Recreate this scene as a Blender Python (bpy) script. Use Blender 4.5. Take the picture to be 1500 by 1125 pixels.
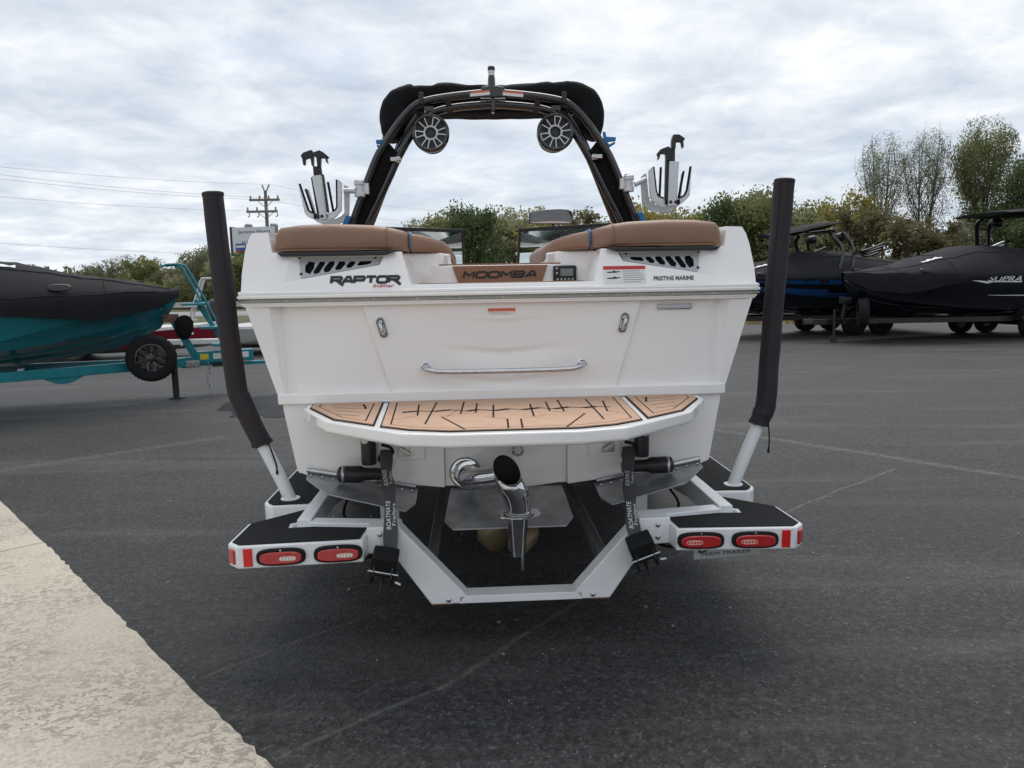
import bpy, bmesh, math, random
import numpy as np
from mathutils import Vector, Matrix, geometry, noise as mnoise
R = math.radians
random.seed(7)
for o in list(bpy.data.objects): bpy.data.objects.remove(o)
S = bpy.context.scene
COL = S.collection

# ------------------------------------------------------------------ camera, sky, sun
FPX, CAMH, PITCH, ROLL = 1090.0, 1.58, R(7.7), R(1.0)
cam = bpy.data.cameras.new('camera'); cam.sensor_width = 36; cam.lens = FPX/1500*36
cam.clip_start = .05; cam.clip_end = 3000
camo = bpy.data.objects.new('camera', cam); COL.objects.link(camo)
camo.matrix_world = Matrix.Translation((0, 0, CAMH)) @ Matrix.Rotation(R(90)-PITCH, 4, 'X') @ Matrix.Rotation(-ROLL, 4, 'Z')
S.camera = camo
SUN_EL, SUN_AZ = R(60), R(8)          # azimuth clockwise from +Y
w = bpy.data.worlds.new('World'); S.world = w; w.use_nodes = True
nt = w.node_tree; N = nt.nodes; L = nt.links; N.clear()
def nd(t, **k):
    n = N.new(t)
    for a, b in k.items(): setattr(n, a, b)
    return n
def mth(op, a, b=None, clamp=False):
    n = N.new('ShaderNodeMath'); n.operation = op; n.use_clamp = clamp
    for i, v in enumerate((a, b)):
        if v is None: continue
        if hasattr(v, 'links'): L.new(v, n.inputs[i])
        else: n.inputs[i].default_value = v
    return n.outputs[0]
sky = nd('ShaderNodeTexSky', sky_type='NISHITA'); sky.sun_disc = False
sky.sun_elevation = SUN_EL; sky.sun_rotation = SUN_AZ; sky.air_density = 1.0; sky.dust_density = 1.5
tc = nd('ShaderNodeTexCoord'); sp = nd('ShaderNodeSeparateXYZ'); L.new(tc.outputs['Generated'], sp.inputs[0])
zz = mth('ADD', mth('MAXIMUM', sp.outputs[2], 0.0), 0.16)
cb = nd('ShaderNodeCombineXYZ'); L.new(mth('DIVIDE', sp.outputs[0], zz), cb.inputs[0]); L.new(mth('DIVIDE', sp.outputs[1], zz), cb.inputs[1])
def nz(scale, detail, rough=.55, dist=0.0, off=0):
    n = nd('ShaderNodeTexNoise'); n.inputs['Scale'].default_value = scale; n.inputs['Detail'].default_value = detail
    n.inputs['Roughness'].default_value = rough; n.inputs['Distortion'].default_value = dist
    mp = nd('ShaderNodeMapping'); mp.inputs['Location'].default_value = (off, off*.7, off*.3)
    L.new(cb.outputs[0], mp.inputs[0]); L.new(mp.outputs[0], n.inputs['Vector']); return n.outputs[0]
def rampn(val, stops):
    r = nd('ShaderNodeValToRGB'); L.new(val, r.inputs[0]); e = r.color_ramp.elements
    while len(e) < len(stops): e.new(.5)
    for q, (p, c) in zip(e, stops): q.position = p; q.color = (*c, 1)
    return r.outputs[0]
cover = rampn(nz(.75, 8, .6, .3, 3.1), [(.30, (0, 0, 0)), (.50, (1, 1, 1))])
shade = mth('ADD', mth('MULTIPLY', nz(3.0, 10, .6, .25, 11.3), .60), mth('MULTIPLY', nz(.8, 6, .55, .2, 5.5), .40))
cloud = rampn(shade, [(.36, (.44, .505, .59)), (.5, (.61, .655, .715)), (.63, (.80, .82, .85))])
skym = nd('ShaderNodeMix', data_type='RGBA', blend_type='MULTIPLY'); skym.inputs[0].default_value = 1
L.new(sky.outputs[0], skym.inputs[6]); skym.inputs[7].default_value = (.1, .1, .1, 1)
mx = nd('ShaderNodeMix', data_type='RGBA'); L.new(mth('ADD', mth('MULTIPLY', cover, .72), .28), mx.inputs[0])
L.new(skym.outputs[2], mx.inputs[6]); L.new(cloud, mx.inputs[7])
bg = nd('ShaderNodeBackground'); bg.inputs[1].default_value = 1.0; L.new(mx.outputs[2], bg.inputs[0])
ow = nd('ShaderNodeOutputWorld'); L.new(bg.outputs[0], ow.inputs[0])
sl = bpy.data.lights.new('sun', 'SUN'); sl.energy = 1.5; sl.angle = R(42); sl.color = (1, .96, .90)
so = bpy.data.objects.new('sun', sl); COL.objects.link(so); so.location = (0, 0, 30)
sd = Vector((math.sin(SUN_AZ)*math.cos(SUN_EL), math.cos(SUN_AZ)*math.cos(SUN_EL), math.sin(SUN_EL)))
so.rotation_euler = sd.to_track_quat('Z', 'Y').to_euler()
S.view_settings.view_transform = 'Standard'; S.view_settings.look = 'None'
S.view_settings.exposure = 0.36; S.view_settings.gamma = 1; S.view_settings.use_curve_mapping = False
S.render.engine = 'CYCLES'; S.cycles.max_bounces = 8

# ------------------------------------------------------------------ materials
MATS = {}
def mat(name, col, rough=.5, metal=0., spec=.5, coat=0., var=0., vscale=6., bump=0., bscale=80., col2=None, trans=0., stretch=None):
    if name in MATS: return MATS[name]
    m = bpy.data.materials.new(name); m.use_nodes = True; t = m.node_tree; b = t.nodes['Principled BSDF']
    b.inputs['Base Color'].default_value = (*col, 1); b.inputs['IOR'].default_value = 1.12 if trans else 1.5; b.inputs['Roughness'].default_value = rough
    b.inputs['Metallic'].default_value = metal; b.inputs['Specular IOR Level'].default_value = spec
    b.inputs['Coat Weight'].default_value = coat; b.inputs['Coat Roughness'].default_value = .06
    b.inputs['Transmission Weight'].default_value = trans
    c = t.nodes.new('ShaderNodeTexCoord'); src = c.outputs['Object']
    if stretch:
        mp = t.nodes.new('ShaderNodeMapping'); mp.inputs['Scale'].default_value = stretch; t.links.new(src, mp.inputs[0]); src = mp.outputs[0]
    if var or col2:
        n = t.nodes.new('ShaderNodeTexNoise'); n.inputs['Scale'].default_value = vscale; n.inputs['Detail'].default_value = 6
        t.links.new(src, n.inputs['Vector'])
        r = t.nodes.new('ShaderNodeValToRGB'); a = tuple(x*(1-var) for x in col); d = col2 or tuple(min(1, x*(1+var)) for x in col)
        r.color_ramp.elements[0].position = .35; r.color_ramp.elements[1].position = .65
        r.color_ramp.elements[0].color = (*a, 1); r.color_ramp.elements[1].color = (*d, 1)
        t.links.new(n.outputs[0], r.inputs[0]); t.links.new(r.outputs[0], b.inputs['Base Color'])
        mr = t.nodes.new('ShaderNodeMapRange'); mr.inputs[3].default_value = max(.02, rough*.8); mr.inputs[4].default_value = min(1, rough*1.25)
        t.links.new(n.outputs[0], mr.inputs[0]); t.links.new(mr.outputs[0], b.inputs['Roughness'])
    if bump:
        n2 = t.nodes.new('ShaderNodeTexNoise'); n2.inputs['Scale'].default_value = bscale; n2.inputs['Detail'].default_value = 4
        t.links.new(src, n2.inputs['Vector'])
        bp = t.nodes.new('ShaderNodeBump'); bp.inputs['Strength'].default_value = bump; bp.inputs['Distance'].default_value = .01
        t.links.new(n2.outputs[0], bp.inputs['Height']); t.links.new(bp.outputs[0], b.inputs['Normal'])
    MATS[name] = m; return m
GEL = mat('gelcoat', (.88, .855, .832), .10, coat=.5, var=.012, vscale=2)
WPAINT = mat('white_trailer_paint', (.76, .77, .77), .28, var=.05, vscale=5, bump=.04, bscale=120)
CHROME = mat('chrome', (.60, .60, .61), .07, 1, var=.05, vscale=30)
STEEL = mat('brushed_steel', (.5, .5, .5), .32, 1, var=.12, vscale=25)
TABM = mat('tab_steel', (.40, .41, .42), .36, .75, var=.2, vscale=12)
ALU = mat('silver_aluminium', (.58, .59, .60), .35, .55, var=.05, vscale=15)
BGLOSS = mat('black_gloss', (.012, .012, .013), .14, coat=.4)
BPLAST = mat('black_plastic', (.011, .011, .012), .42, bump=.05, bscale=300)
RUBBER = mat('black_rubber', (.009, .009, .009), .8, spec=.3, bump=.15, bscale=200)
BFAB = mat('black_canvas', (.0055, .0055, .006), .9, spec=.25, var=.25, vscale=14, bump=.35, bscale=40)
PADF = mat('pole_pad_fabric', (.029, .022, .027), .66, spec=.35, var=.18, vscale=5, bump=.25, bscale=260)
EVA = mat('black_foam', (.008, .009, .010), .85, spec=.25, var=.25, vscale=30, bump=.4, bscale=700)
VINYL = mat('tan_vinyl', (.27, .150, .094), .42, var=.05, vscale=7, bump=.22, bscale=420)
TEAK = mat('tan_foam_deck', (.54, .345, .235), .75, var=.07, vscale=18, bump=.3, bscale=500)
TEAK2 = mat('brown_foam_panel', (.29, .15, .088), .7, var=.12, vscale=10, bump=.2, bscale=300, stretch=(40, 1, 2))
VENTG = mat('grey_vent_plate', (.42, .42, .43), .38, .5, var=.04)
DARKH = mat('dark_cavity', (.006, .006, .006), .8)
BLUE = mat('anodised_blue', (.02, .13, .30), .3, .5)
RED = mat('red_lens', (.42, .018, .020), .12, coat=.5, var=.15, vscale=60)
REDR = mat('red_reflector', (.62, .012, .012), .2, var=.2, vscale=200)
LEDC = mat('clear_led_lens', (.62, .42, .36), .15, var=.3, vscale=300)
INK = mat('black_ink', (.012, .012, .013), .5)
WINK = mat('white_ink', (.75, .75, .75), .5)
GINK = mat('grey_ink', (.25, .25, .26), .5)
RINK = mat('red_ink', (.50, .03, .03), .45)
ORINK = mat('orange_ink', (.62, .13, .05), .45)
PAPER = mat('sticker_white', (.72, .71, .69), .4)
BRASS = mat('bronze_propeller', (.30, .235, .14), .4, .4, var=.15)
RUST = mat('rust', (.20, .07, .02), .9, var=.3, vscale=60)
TYRE = mat('tyre_rubber', (.011, .011, .012), .85, spec=.3, var=.2, vscale=20, bump=.2, bscale=120)
GLASS = mat('tinted_glass', (.62, .70, .68), .02, trans=1., spec=.5)
SCREEN = mat('lcd_screen', (.16, .19, .18), .15, coat=.5)

# ------------------------------------------------------------------ mesh helpers
class MB:
    def __init__(s): s.v = []; s.f = []
    def add(s, vs, fs):
        k = len(s.v); s.v += [tuple(p) for p in vs]; s.f += [tuple(i+k for i in q) for q in fs]; return s
    def box(s, c, d, M=None):
        vs = [Vector((x*d[0]/2, y*d[1]/2, z*d[2]/2)) for x in (-1, 1) for y in (-1, 1) for z in (-1, 1)]
        if M is not None: vs = [M @ p for p in vs]
        vs = [p+Vector(c) for p in vs]
        return s.add(vs, [(0, 1, 3, 2), (4, 6, 7, 5), (0, 4, 5, 1), (2, 3, 7, 6), (0, 2, 6, 4), (1, 5, 7, 3)])
    def bar(s, a, b, wd, ht, up=(0, 0, 1)):
        a, b = Vector(a), Vector(b); d = b-a; y = d.normalized(); x = y.cross(Vector(up)).normalized(); z = x.cross(y)
        M = Matrix((x, y, z)).transposed()
        return s.box((a+b)/2, (wd, d.length, ht), M)
    def prism(s, poly, f0, f1, holes=()):
        loops = [list(poly)]+[list(h) for h in holes]
        tri = geometry.tessellate_polygon([[Vector((p[0], p[1], 0)) for p in l] for l in loops])
        flat = [p for l in loops for p in l]; n = len(flat)
        vs = [f0(*p) for p in flat]+[f1(*p) for p in flat]
        fs = [t for t in tri]+[(t[2]+n, t[1]+n, t[0]+n) for t in tri]
        if len(loops) == 1 and len(poly) < 60:
            fs = [tuple(range(n)), tuple(range(2*n-1, n-1, -1))]
        k = 0
        for l in loops:
            m = len(l)
            for i in range(m):
                j = (i+1) % m; fs.append((k+i, k+j, k+j+n, k+i+n))
            k += m
        return s.add(vs, fs)
    def tube(s, path, r, n=10, caps=True, ry=None, up=None):
        P = [Vector(p) for p in path]; m = len(P); rs = r if isinstance(r, (list, tuple)) else [r]*m
        vs = []; prev = None
        for i in range(m):
            t = (P[min(i+1, m-1)]-P[max(i-1, 0)]).normalized()
            if prev is None:
                a = Vector(up) if up else (Vector((0, 0, 1)) if abs(t.z) < .9 else Vector((0, 1, 0)))
                x = a.cross(t).normalized()
            else:
                x = (prev-t*prev.dot(t)); x = x.normalized() if x.length > 1e-6 else prev
            prev = x; y = t.cross(x)
            for k in range(n):
                an = 2*math.pi*k/n; vs.append(P[i]+x*math.cos(an)*rs[i]+y*math.sin(an)*rs[i]*(ry or 1))
        fs = [(i*n+k, i*n+(k+1) % n, (i+1)*n+(k+1) % n, (i+1)*n+k) for i in range(m-1) for k in range(n)]
        if caps: fs += [tuple(range(n-1, -1, -1)), tuple((m-1)*n+k for k in range(n))]
        return s.add(vs, fs)
    def lathe(s, prof, n=24, o=(0, 0, 0), ax=(0, 0, 1), caps=True):
        z = Vector(ax).normalized(); x = (Vector((1, 0, 0)) if abs(z.x) < .9 else Vector((0, 0, 1))); x = (x-z*x.dot(z)).normalized(); y = z.cross(x); o = Vector(o)
        vs = [o+z*h+(x*math.cos(2*math.pi*k/n)+y*math.sin(2*math.pi*k/n))*r for r, h in prof for k in range(n)]
        m = len(prof)
        fs = [(i*n+k, i*n+(k+1) % n, (i+1)*n+(k+1) % n, (i+1)*n+k) for i in range(m-1) for k in range(n)]
        if caps: fs += [tuple(range(n-1, -1, -1)), tuple((m-1)*n+k for k in range(n))]
        return s.add(vs, fs)
    def loft(s, secs, closed=True, caps=True):
        n = len(secs[0]); vs = [p for q in secs for p in q]; fs = []
        for i in range(len(secs)-1):
            for k in range(n if closed else n-1):
                fs.append((i*n+k, i*n+(k+1) % n, (i+1)*n+(k+1) % n, (i+1)*n+k))
        if caps and closed: fs += [tuple(range(n-1, -1, -1)), tuple((len(secs)-1)*n+k for k in range(n))]
        return s.add(vs, fs)
    def mesh(s, name, ang=35):
        me = bpy.data.meshes.new(name); me.from_pydata(s.v, [], s.f)
        bm = bmesh.new(); bm.from_mesh(me); bmesh.ops.recalc_face_normals(bm, faces=bm.faces); bm.to_mesh(me); bm.free()
        me.polygons.foreach_set('use_smooth', [True]*len(me.polygons)); me.set_sharp_from_angle(angle=R(ang)); return me
def link(name, me, m, parent=None, label=None):
    if m is not None and not me.materials: me.materials.append(m)
    o = bpy.data.objects.new(name, me); COL.objects.link(o)
    if parent: o.parent = parent
    if label: o['label'] = label
    return o
def part(name, mb, m, parent=None, bevel=0, seg=2, ang=35, label=None, sub=0):
    o = link(name, mb.mesh(name, ang), m, parent, label)
    if bevel:
        b = o.modifiers.new('bevel', 'BEVEL'); b.width = bevel; b.segments = seg; b.limit_method = 'ANGLE'; b.angle_limit = R(25); b.harden_normals = False
    if sub:
        b = o.modifiers.new('sub', 'SUBSURF'); b.levels = sub; b.render_levels = sub
    return o
def thing(name, label, cat, loc=(0, 0, 0), rz=0, group=None):
    o = bpy.data.objects.new(name, None); COL.objects.link(o); o.location = loc; o.rotation_euler = (0, 0, rz); o.empty_display_size = .2
    return tag(o, label, cat, group)
def tag(o, label, cat, group=None):
    o['label'] = label; o['category'] = cat
    if group: o['group'] = group
    return o
def struct(o): o['kind'] = 'structure'; return o
def crom(pts, k=6):
    P = [Vector(p) for p in pts]; out = []
    for i in range(len(P)-1):
        a, b, c, d = P[max(i-1, 0)], P[i], P[i+1], P[min(i+2, len(P)-1)]
        for j in range(k):
            t = j/k; out.append(.5*((2*b)+(c-a)*t+(2*a-5*b+4*c-d)*t*t+(3*b-a-3*c+d)*t**3))
    out.append(P[-1]); return out
def text(name, s, m, parent, loc, rot, width, height=None, shear=0, ex=.0006, bold=0., align='CENTER', label=None):
    c = bpy.data.curves.new(name, 'FONT'); c.body = s; c.size = 1; c.shear = shear; c.offset = bold; c.extrude = 0; c.resolution_u = 3
    t = bpy.data.objects.new(name, c); me = bpy.data.meshes.new_from_object(t); bpy.data.objects.remove(t); bpy.data.curves.remove(c)
    xs = [v.co.x for v in me.vertices]; ys = [v.co.y for v in me.vertices]
    x0, x1, y0, y1 = min(xs), max(xs), min(ys), max(ys); kx = width/(x1-x0); ky = (height/(y1-y0)) if height else kx
    for v in me.vertices: v.co = ((v.co.x-(x0+x1)/2)*kx, (v.co.y-(y0+y1)/2)*ky, 0)
    o = link(name, me, m, parent, label); o.location = loc; o.rotation_euler = rot; return o
GLY = {'M': [([(.04, 0), (.04, 1), (.5, .38), (.96, 1), (.96, 0)], 0)], 'O': [([(.15, 0), (.85, 0), (1, .22), (1, .78), (.85, 1), (.15, 1), (0, .78), (0, .22)], 1)], 'B': [([(0, 0), (.82, 0), (1, .2), (.86, .5), (1, .8), (.82, 1), (0, 1)], 1), ([(.05, .5), (.86, .5)], 0)],
       'A': [([(0, 0), (.40, 1), (.66, 1), (1, 0)], 0), ([(.18, .33), (.86, .33)], 0)], 'R': [([(0, 0), (0, 1), (.86, 1), (1, .8), (.9, .48), (.05, .48)], 0), ([(.48, .48), (1.02, 0)], 0)], 'P': [([(0, 0), (0, 1), (.88, 1), (1, .78), (.9, .44), (.05, .44)], 0)], 'T': [([(0, 1), (1, 1)], 0), ([(.5, .98), (.5, 0)], 0)]}
def stroke_text(word, m, parent, loc, rot, width, height, sw, shear=.3, gap=.22, dz=0., tails=()):
    b = MB(); n = len(word); cw = width/(n+gap*(n-1)); ht = height-sw
    for k, ch in enumerate(word):
        x0 = -width/2+k*cw*(1+gap)
        strokes = [(p, c) for p, c in GLY[ch]]+([([(.5, .48), (1.25, -.38)], 0)] if k in tails else [])
        for q, (pts, closed) in enumerate(strokes):
            P = [Vector((x0+px*cw+shear*(py-.5)*ht, (py-.5)*ht)) for px, py in pts]; m_ = len(P); L_, R_ = [], []
            for i in range(m_):
                a = P[i]-P[i-1] if (i or closed) else P[1]-P[0]; c = P[(i+1) % m_]-P[i] if (i < m_-1 or closed) else P[-1]-P[-2]
                a, c = a.normalized(), c.normalized(); na, nc = Vector((-a.y, a.x)), Vector((-c.y, c.x)); bi = (na+nc).normalized(); d = sw/2/max(.55, bi.dot(na)); L_.append(P[i]+bi*d); R_.append(P[i]-bi*d)
            z = dz+.00025*q; vs = [(p.x, p.y, z) for p in L_]+[(p.x, p.y, z) for p in R_]
            b.add(vs, [(i, (i+1) % m_, (i+1) % m_+m_, i+m_) for i in range(m_ if closed else m_-1)])
    o = part('lettering', b, m, parent); o.location = loc; o.rotation_euler = rot; return o
# pixel of the photograph -> point on a plane (boat frame)
BA = R(3.0); BO = Vector((-.035, 3.55, 0))
BM = Matrix.Translation(BO) @ Matrix.Rotation(BA, 4, 'Z'); BMI = BM.inverted()
def ray(px, py):
    x, y = px-750, py-562.5; c, s = math.cos(ROLL), math.sin(ROLL)
    xr, yr = x*c-y*s, x*s+y*c; cp, sp_ = math.cos(PITCH), math.sin(PITCH)
    return Vector((xr/FPX, cp-yr/FPX*sp_, -sp_-yr/FPX*cp))
def U(px, py, v, ax=1):
    o = Vector((0, 0, CAMH)); d = ray(px, py); o2 = BMI @ o; d2 = (BMI @ (o+d))-o2
    return o2+d2*((v-o2[ax])/d2[ax])
def UW(px, py, v, ax=2):
    o = Vector((0, 0, CAMH)); d = ray(px, py); return o+d*((v-o[ax])/d[ax])
X90 = (R(90), 0, 0)

# ------------------------------------------------------------------ ground
class NT:
    def __init__(s, name):
        s.m = bpy.data.materials.new(name); s.m.use_nodes = True; s.t = s.m.node_tree; s.b = s.t.nodes['Principled BSDF']
        s.tc = s.t.nodes.new('ShaderNodeTexCoord').outputs['Object']
    def put(s, sock, v):
        if hasattr(v, 'links'): s.t.links.new(v, sock)
        else: sock.default_value = v
    def math(s, op, a, b=0., clamp=False):
        n = s.t.nodes.new('ShaderNodeMath'); n.operation = op; n.use_clamp = clamp; s.put(n.inputs[0], a); s.put(n.inputs[1], b); return n.outputs[0]
    def noise(s, sc, det=4, rough=.55, scale=(1, 1, 1), off=0., dist=0., rot=0.):
        mp = s.t.nodes.new('ShaderNodeMapping'); mp.inputs['Scale'].default_value = scale; mp.inputs['Location'].default_value = (off, off*.6, 0); mp.inputs['Rotation'].default_value = (0, 0, rot)
        s.t.links.new(s.tc, mp.inputs[0]); n = s.t.nodes.new('ShaderNodeTexNoise'); n.inputs['Scale'].default_value = sc; n.inputs['Detail'].default_value = det
        n.inputs['Roughness'].default_value = rough; n.inputs['Distortion'].default_value = dist; s.t.links.new(mp.outputs[0], n.inputs['Vector']); return n.outputs[0]
    def voro(s, sc, feat='F1'):
        n = s.t.nodes.new('ShaderNodeTexVoronoi'); n.feature = feat; n.inputs['Scale'].default_value = sc; s.t.links.new(s.tc, n.inputs['Vector']); return n
    def ramp(s, v, stops):
        r = s.t.nodes.new('ShaderNodeValToRGB'); s.t.links.new(v, r.inputs[0]); e = r.color_ramp.elements
        while len(e) < len(stops): e.new(.5)
        for q, (p, c) in zip(e, stops): q.position = p; q.color = (*(c if isinstance(c, tuple) else (c,)*3), 1)
        return r.outputs[0]
    def mix(s, f, a, b, mode='MIX'):
        n = s.t.nodes.new('ShaderNodeMix'); n.data_type = 'RGBA'; n.blend_type = mode; s.put(n.inputs[0], f)
        for i, v in ((6, a), (7, b)): s.put(n.inputs[i], (*v, 1) if isinstance(v, tuple) else v)
        return n.outputs[2]
    def bump(s, h, st, dist=.01):
        b = s.t.nodes.new('ShaderNodeBump'); b.inputs['Strength'].default_value = st; b.inputs['Distance'].default_value = dist
        s.t.links.new(h, b.inputs['Height']); s.t.links.new(b.outputs[0], s.b.inputs['Normal'])
    def line(s, a, b, wd, soft=.3, wob=.05):
        # mask of a seam between two ground points
        sp = s.t.nodes.new('ShaderNodeSeparateXYZ'); s.t.links.new(s.tc, sp.inputs[0]); a, b = Vector(a[:2]), Vector(b[:2]); d = (b-a); ln = d.length; d /= ln; n = Vector((-d.y, d.x))
        def dot(v): return s.math('ADD', s.math('MULTIPLY', s.math('SUBTRACT', sp.outputs[0], a.x), v.x), s.math('MULTIPLY', s.math('SUBTRACT', sp.outputs[1], a.y), v.y))
        u = dot(d); q = s.math('ADD', dot(n), s.math('MULTIPLY', s.math('SUBTRACT', s.noise(1.3, 5), .5), wob*2))
        m = s.math('SUBTRACT', 1., s.math('DIVIDE', s.math('ABSOLUTE', q), wd), True)
        inr = s.math('MULTIPLY', s.math('GREATER_THAN', u, 0.), s.math('LESS_THAN', u, ln))
        return s.math('MULTIPLY', m, inr)

A = NT('asphalt')
fine = A.voro(95); agg = A.ramp(fine.outputs['Color'], [(0, .006), (.5, .030), (.80, .085), (1, .32)])
agg = A.mix(.45, agg, A.ramp(A.voro(38).outputs['Color'], [(0, .010), (.6, .036), (1, .12)]))
grain = A.noise(420, 3, .7); big = A.noise(.35, 5, .6, (1, 1.6, 1), 4.0, .6); mid = A.noise(1.6, 5, .6, (1, 2.2, 1), 9.)
fleck = A.ramp(A.noise(26, 6, .75), [(.46, 0.), (.70, 1.)])
streak = A.noise(.8, 5, .62, (.25, 2.2, 1), 2., .5, R(-12))
c = A.mix(A.math('MULTIPLY', A.ramp(grain, [(.35, 0.), (.75, 1.)]), .25), agg, (.065, .065, .068))
c = A.mix(1., c, A.ramp(big, [(.3, .36), (.7, .90)]), 'MULTIPLY')
c = A.mix(1., c, A.ramp(mid, [(.3, .78), (.7, 1.22)]), 'MULTIPLY')
c = A.mix(A.math('MULTIPLY', A.ramp(streak, [(.52, 0.), (.76, 1.)]), .42), c, (.15, .146, .138))
c = A.mix(A.math('MULTIPLY', fleck, .35), c, (.12, .118, .112))
speck = A.ramp(A.voro(9).outputs['Distance'], [(.0, 1.), (.035, 0.)])
for p, q, wd, k in (((400, 1112), (660, 1000), .016, .5), ((640, 1010), (900, 850), .020, .55), ((860, 865), (1310, 686), .016, .75), ((290, 992), (640, 868), .012, .45),
                    ((1000, 622), (1510, 702), .09, .55), ((0, 690), (330, 640), .12, .35), ((380, 548), (300, 552), .06, .4)):
    lm = A.line(UW(*p, 0), UW(*q, 0), wd); lm = A.math('MULTIPLY', lm, A.ramp(A.noise(14, 5, .7), [(.38, .1), (.62, 1.)]))
    c = A.mix(A.math('MULTIPLY', lm, k), c, (.21, .205, .19))
c = A.mix(A.math('MULTIPLY', speck, .45), c, (.28, .27, .25))
A.t.links.new(c, A.b.inputs['Base Color']); A.b.inputs['Specular IOR Level'].default_value = .28
A.t.links.new(A.ramp(big, [(.3, .50), (.7, .66)]), A.b.inputs['Roughness'])
A.bump(A.math('ADD', fine.outputs['Distance'], A.math('MULTIPLY', grain, .5)), .65, .008)

G = NT('dry_grass_soil'); g = G.ramp(G.noise(.25, 8, .65), [(.35, (.055, .062, .022)), (.55, (.10, .095, .035)), (.7, (.16, .13, .06))])
G.t.links.new(g, G.b.inputs['Base Color']); G.b.inputs['Roughness'].default_value = .95
ground = MB(); ground.add([(-900, -300, -.03), (900, -300, -.03), (900, 1500, -.03), (-900, 1500, -.03)], [(0, 1, 2, 3)])
struct(part('ground', ground, G.m))
lot = MB(); lot.add([(-70, -40, 0), (60, -40, 0), (60, 24.2, 0), (6, 26.2, 0), (-9, 31, 0), (-70, 33, 0)], [tuple(range(6))])
struct(part('parking_lot', lot, A.m))
Rd = NT('far_road'); Rd.t.links.new(Rd.ramp(Rd.noise(2, 5), [(.3, .22), (.7, .30)]), Rd.b.inputs['Base Color']); Rd.b.inputs['Roughness'].default_value = .9
road = MB(); road.add([(-120, 47, -.02), (80, 41, -.02), (80, 49, -.02), (-120, 57, -.02)], [(0, 1, 2, 3)])
struct(part('road', road, Rd.m))

# concrete apron: two cast slabs with an open joint, broken edge against the asphalt
K = NT('worn_concrete')
st = K.noise(30, 12, .68, (.85, 1.2, 1), 3., .9, R(-28)); pit = K.noise(60, 4, .65); bigc = K.noise(.9, 5, .6, (1, 1, 1), 7.)
kc = K.mix(K.ramp(pit, [(.35, 0.), (.65, 1.)]), (.42, .37, .30), (.56, .50, .415))
kc = K.mix(1., kc, K.ramp(bigc, [(.3, .86), (.7, 1.12)]), 'MULTIPLY')
worn = K.math('MULTIPLY', K.ramp(st, [(.515, 0.), (.55, 1.)]), K.ramp(K.noise(1.3, 6, .6, (1, 1, 1), 1.7), [(.40, .0), (.54, 1.)]))
kc = K.mix(K.ramp(K.voro(170).outputs['Color'], [(.0, 0.), (.7, .0), (1., .55)]), kc, (.22, .195, .16))
kc = K.mix(K.math('MULTIPLY', worn, .62), kc, K.ramp(K.noise(110, 3, .7), [(.3, (.13, .11, .085)), (.7, (.28, .24, .19))]))
K.t.links.new(kc, K.b.inputs['Base Color']); K.b.inputs['Roughness'].default_value = .9
K.bump(K.math('SUBTRACT', K.math('MULTIPLY', pit, .5), worn), .45, .008)
e0, e1 = UW(0, 735, 0), UW(395, 1125, 0)
ed = (e1-e0).normalized(); en = Vector((-ed.y, ed.x, 0)); en = en if en.x < 0 else -en      # towards the apron
apron = MB(); apron.add([tuple(e0+ed*a+en*b+Vector((0, 0, .002))) for a, b in ((-12, .05), (9, .05), (9, 9), (-12, 9))], [(0, 1, 2, 3)])
ap = struct(part('concrete_apron', apron, mat('joint_dirt', (.09, .08, .065), .95, var=.3)))
jt = (UW(0, 812, 0)-e0).dot(ed)
def slab(a0, a1):
    pts = []; n = 160
    for i in range(n+1):
        a = a0+(a1-a0)*i/n; p = e0+ed*a
        o = .014*mnoise.noise((a*.9, 3, 0))+.010*mnoise.noise((a*6.1, 1, 0))+.014*mnoise.noise((a*22, 7, 0))
        pts.append(p+en*o)
    top = pts+[e0+ed*a1+en*8.9, e0+ed*a0+en*8.9]
    b = MB(); m = len(top)
    vs = [(p.x, p.y, .016) for p in top]+[(p.x, p.y, -.05) for p in top]
    tri = geometry.tessellate_polygon([[Vector((p.x, p.y, 0)) for p in top]])
    b.add(vs, list(tri)+[(i, (i+1) % m, (i+1) % m+m, i+m) for i in range(m)])
    part('concrete_slab', b, K.m, ap)
slab(-11, jt-.006); slab(jt+.006, 8.9)
# shallow puddle of rinse water; its dark reflection is painted into the base colour
pud = []
for i in range(44):
    t = 2*math.pi*i/44; r = 1+.35*mnoise.noise((math.cos(t)*2.2, math.sin(t)*2.2, 4))+.25*mnoise.noise((math.cos(t)*6, math.sin(t)*6, 1))
    pud.append((-2.9+1.0*r*math.cos(t), 10.05+1.05*r*math.sin(t), .004))
pm = MB(); pm.add(pud, [tuple(range(44))]); struct(part('puddle', pm, mat('wet_asphalt_dark_reflection', (.005, .006, .008), .5, spec=.12, var=.4, vscale=2, bump=.3, bscale=40)))
# gravel grit on the asphalt
rg = random.Random(3); gm = MB()
for i in range(420):
    x = rg.uniform(-3, 5); y = rg.uniform(1.6, 9); s = rg.choice((.002, .003, .004, .005, .009)); a = rg.uniform(0, 6)
    M = Matrix.Rotation(a, 3, 'Z'); gm.box((x, y, s*.3), (s*1.4, s, s*.8), M)
go = part('grit', gm, mat('pale_grit', (.30, .28, .24), .9, var=.3)); go['kind'] = 'stuff'; tag(go, 'pale grit scattered over the dark asphalt', 'grit')

# ------------------------------------------------------------------ the white boat (boat frame: x right, y forward, z up)
boat = thing('wakeboard_boat', 'white wakeboard boat with tan cushions and black tower on white trailer, stern view', 'boat', BO, BA)
def sides(f):
    for s in (-1, 1): f(s)
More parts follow.
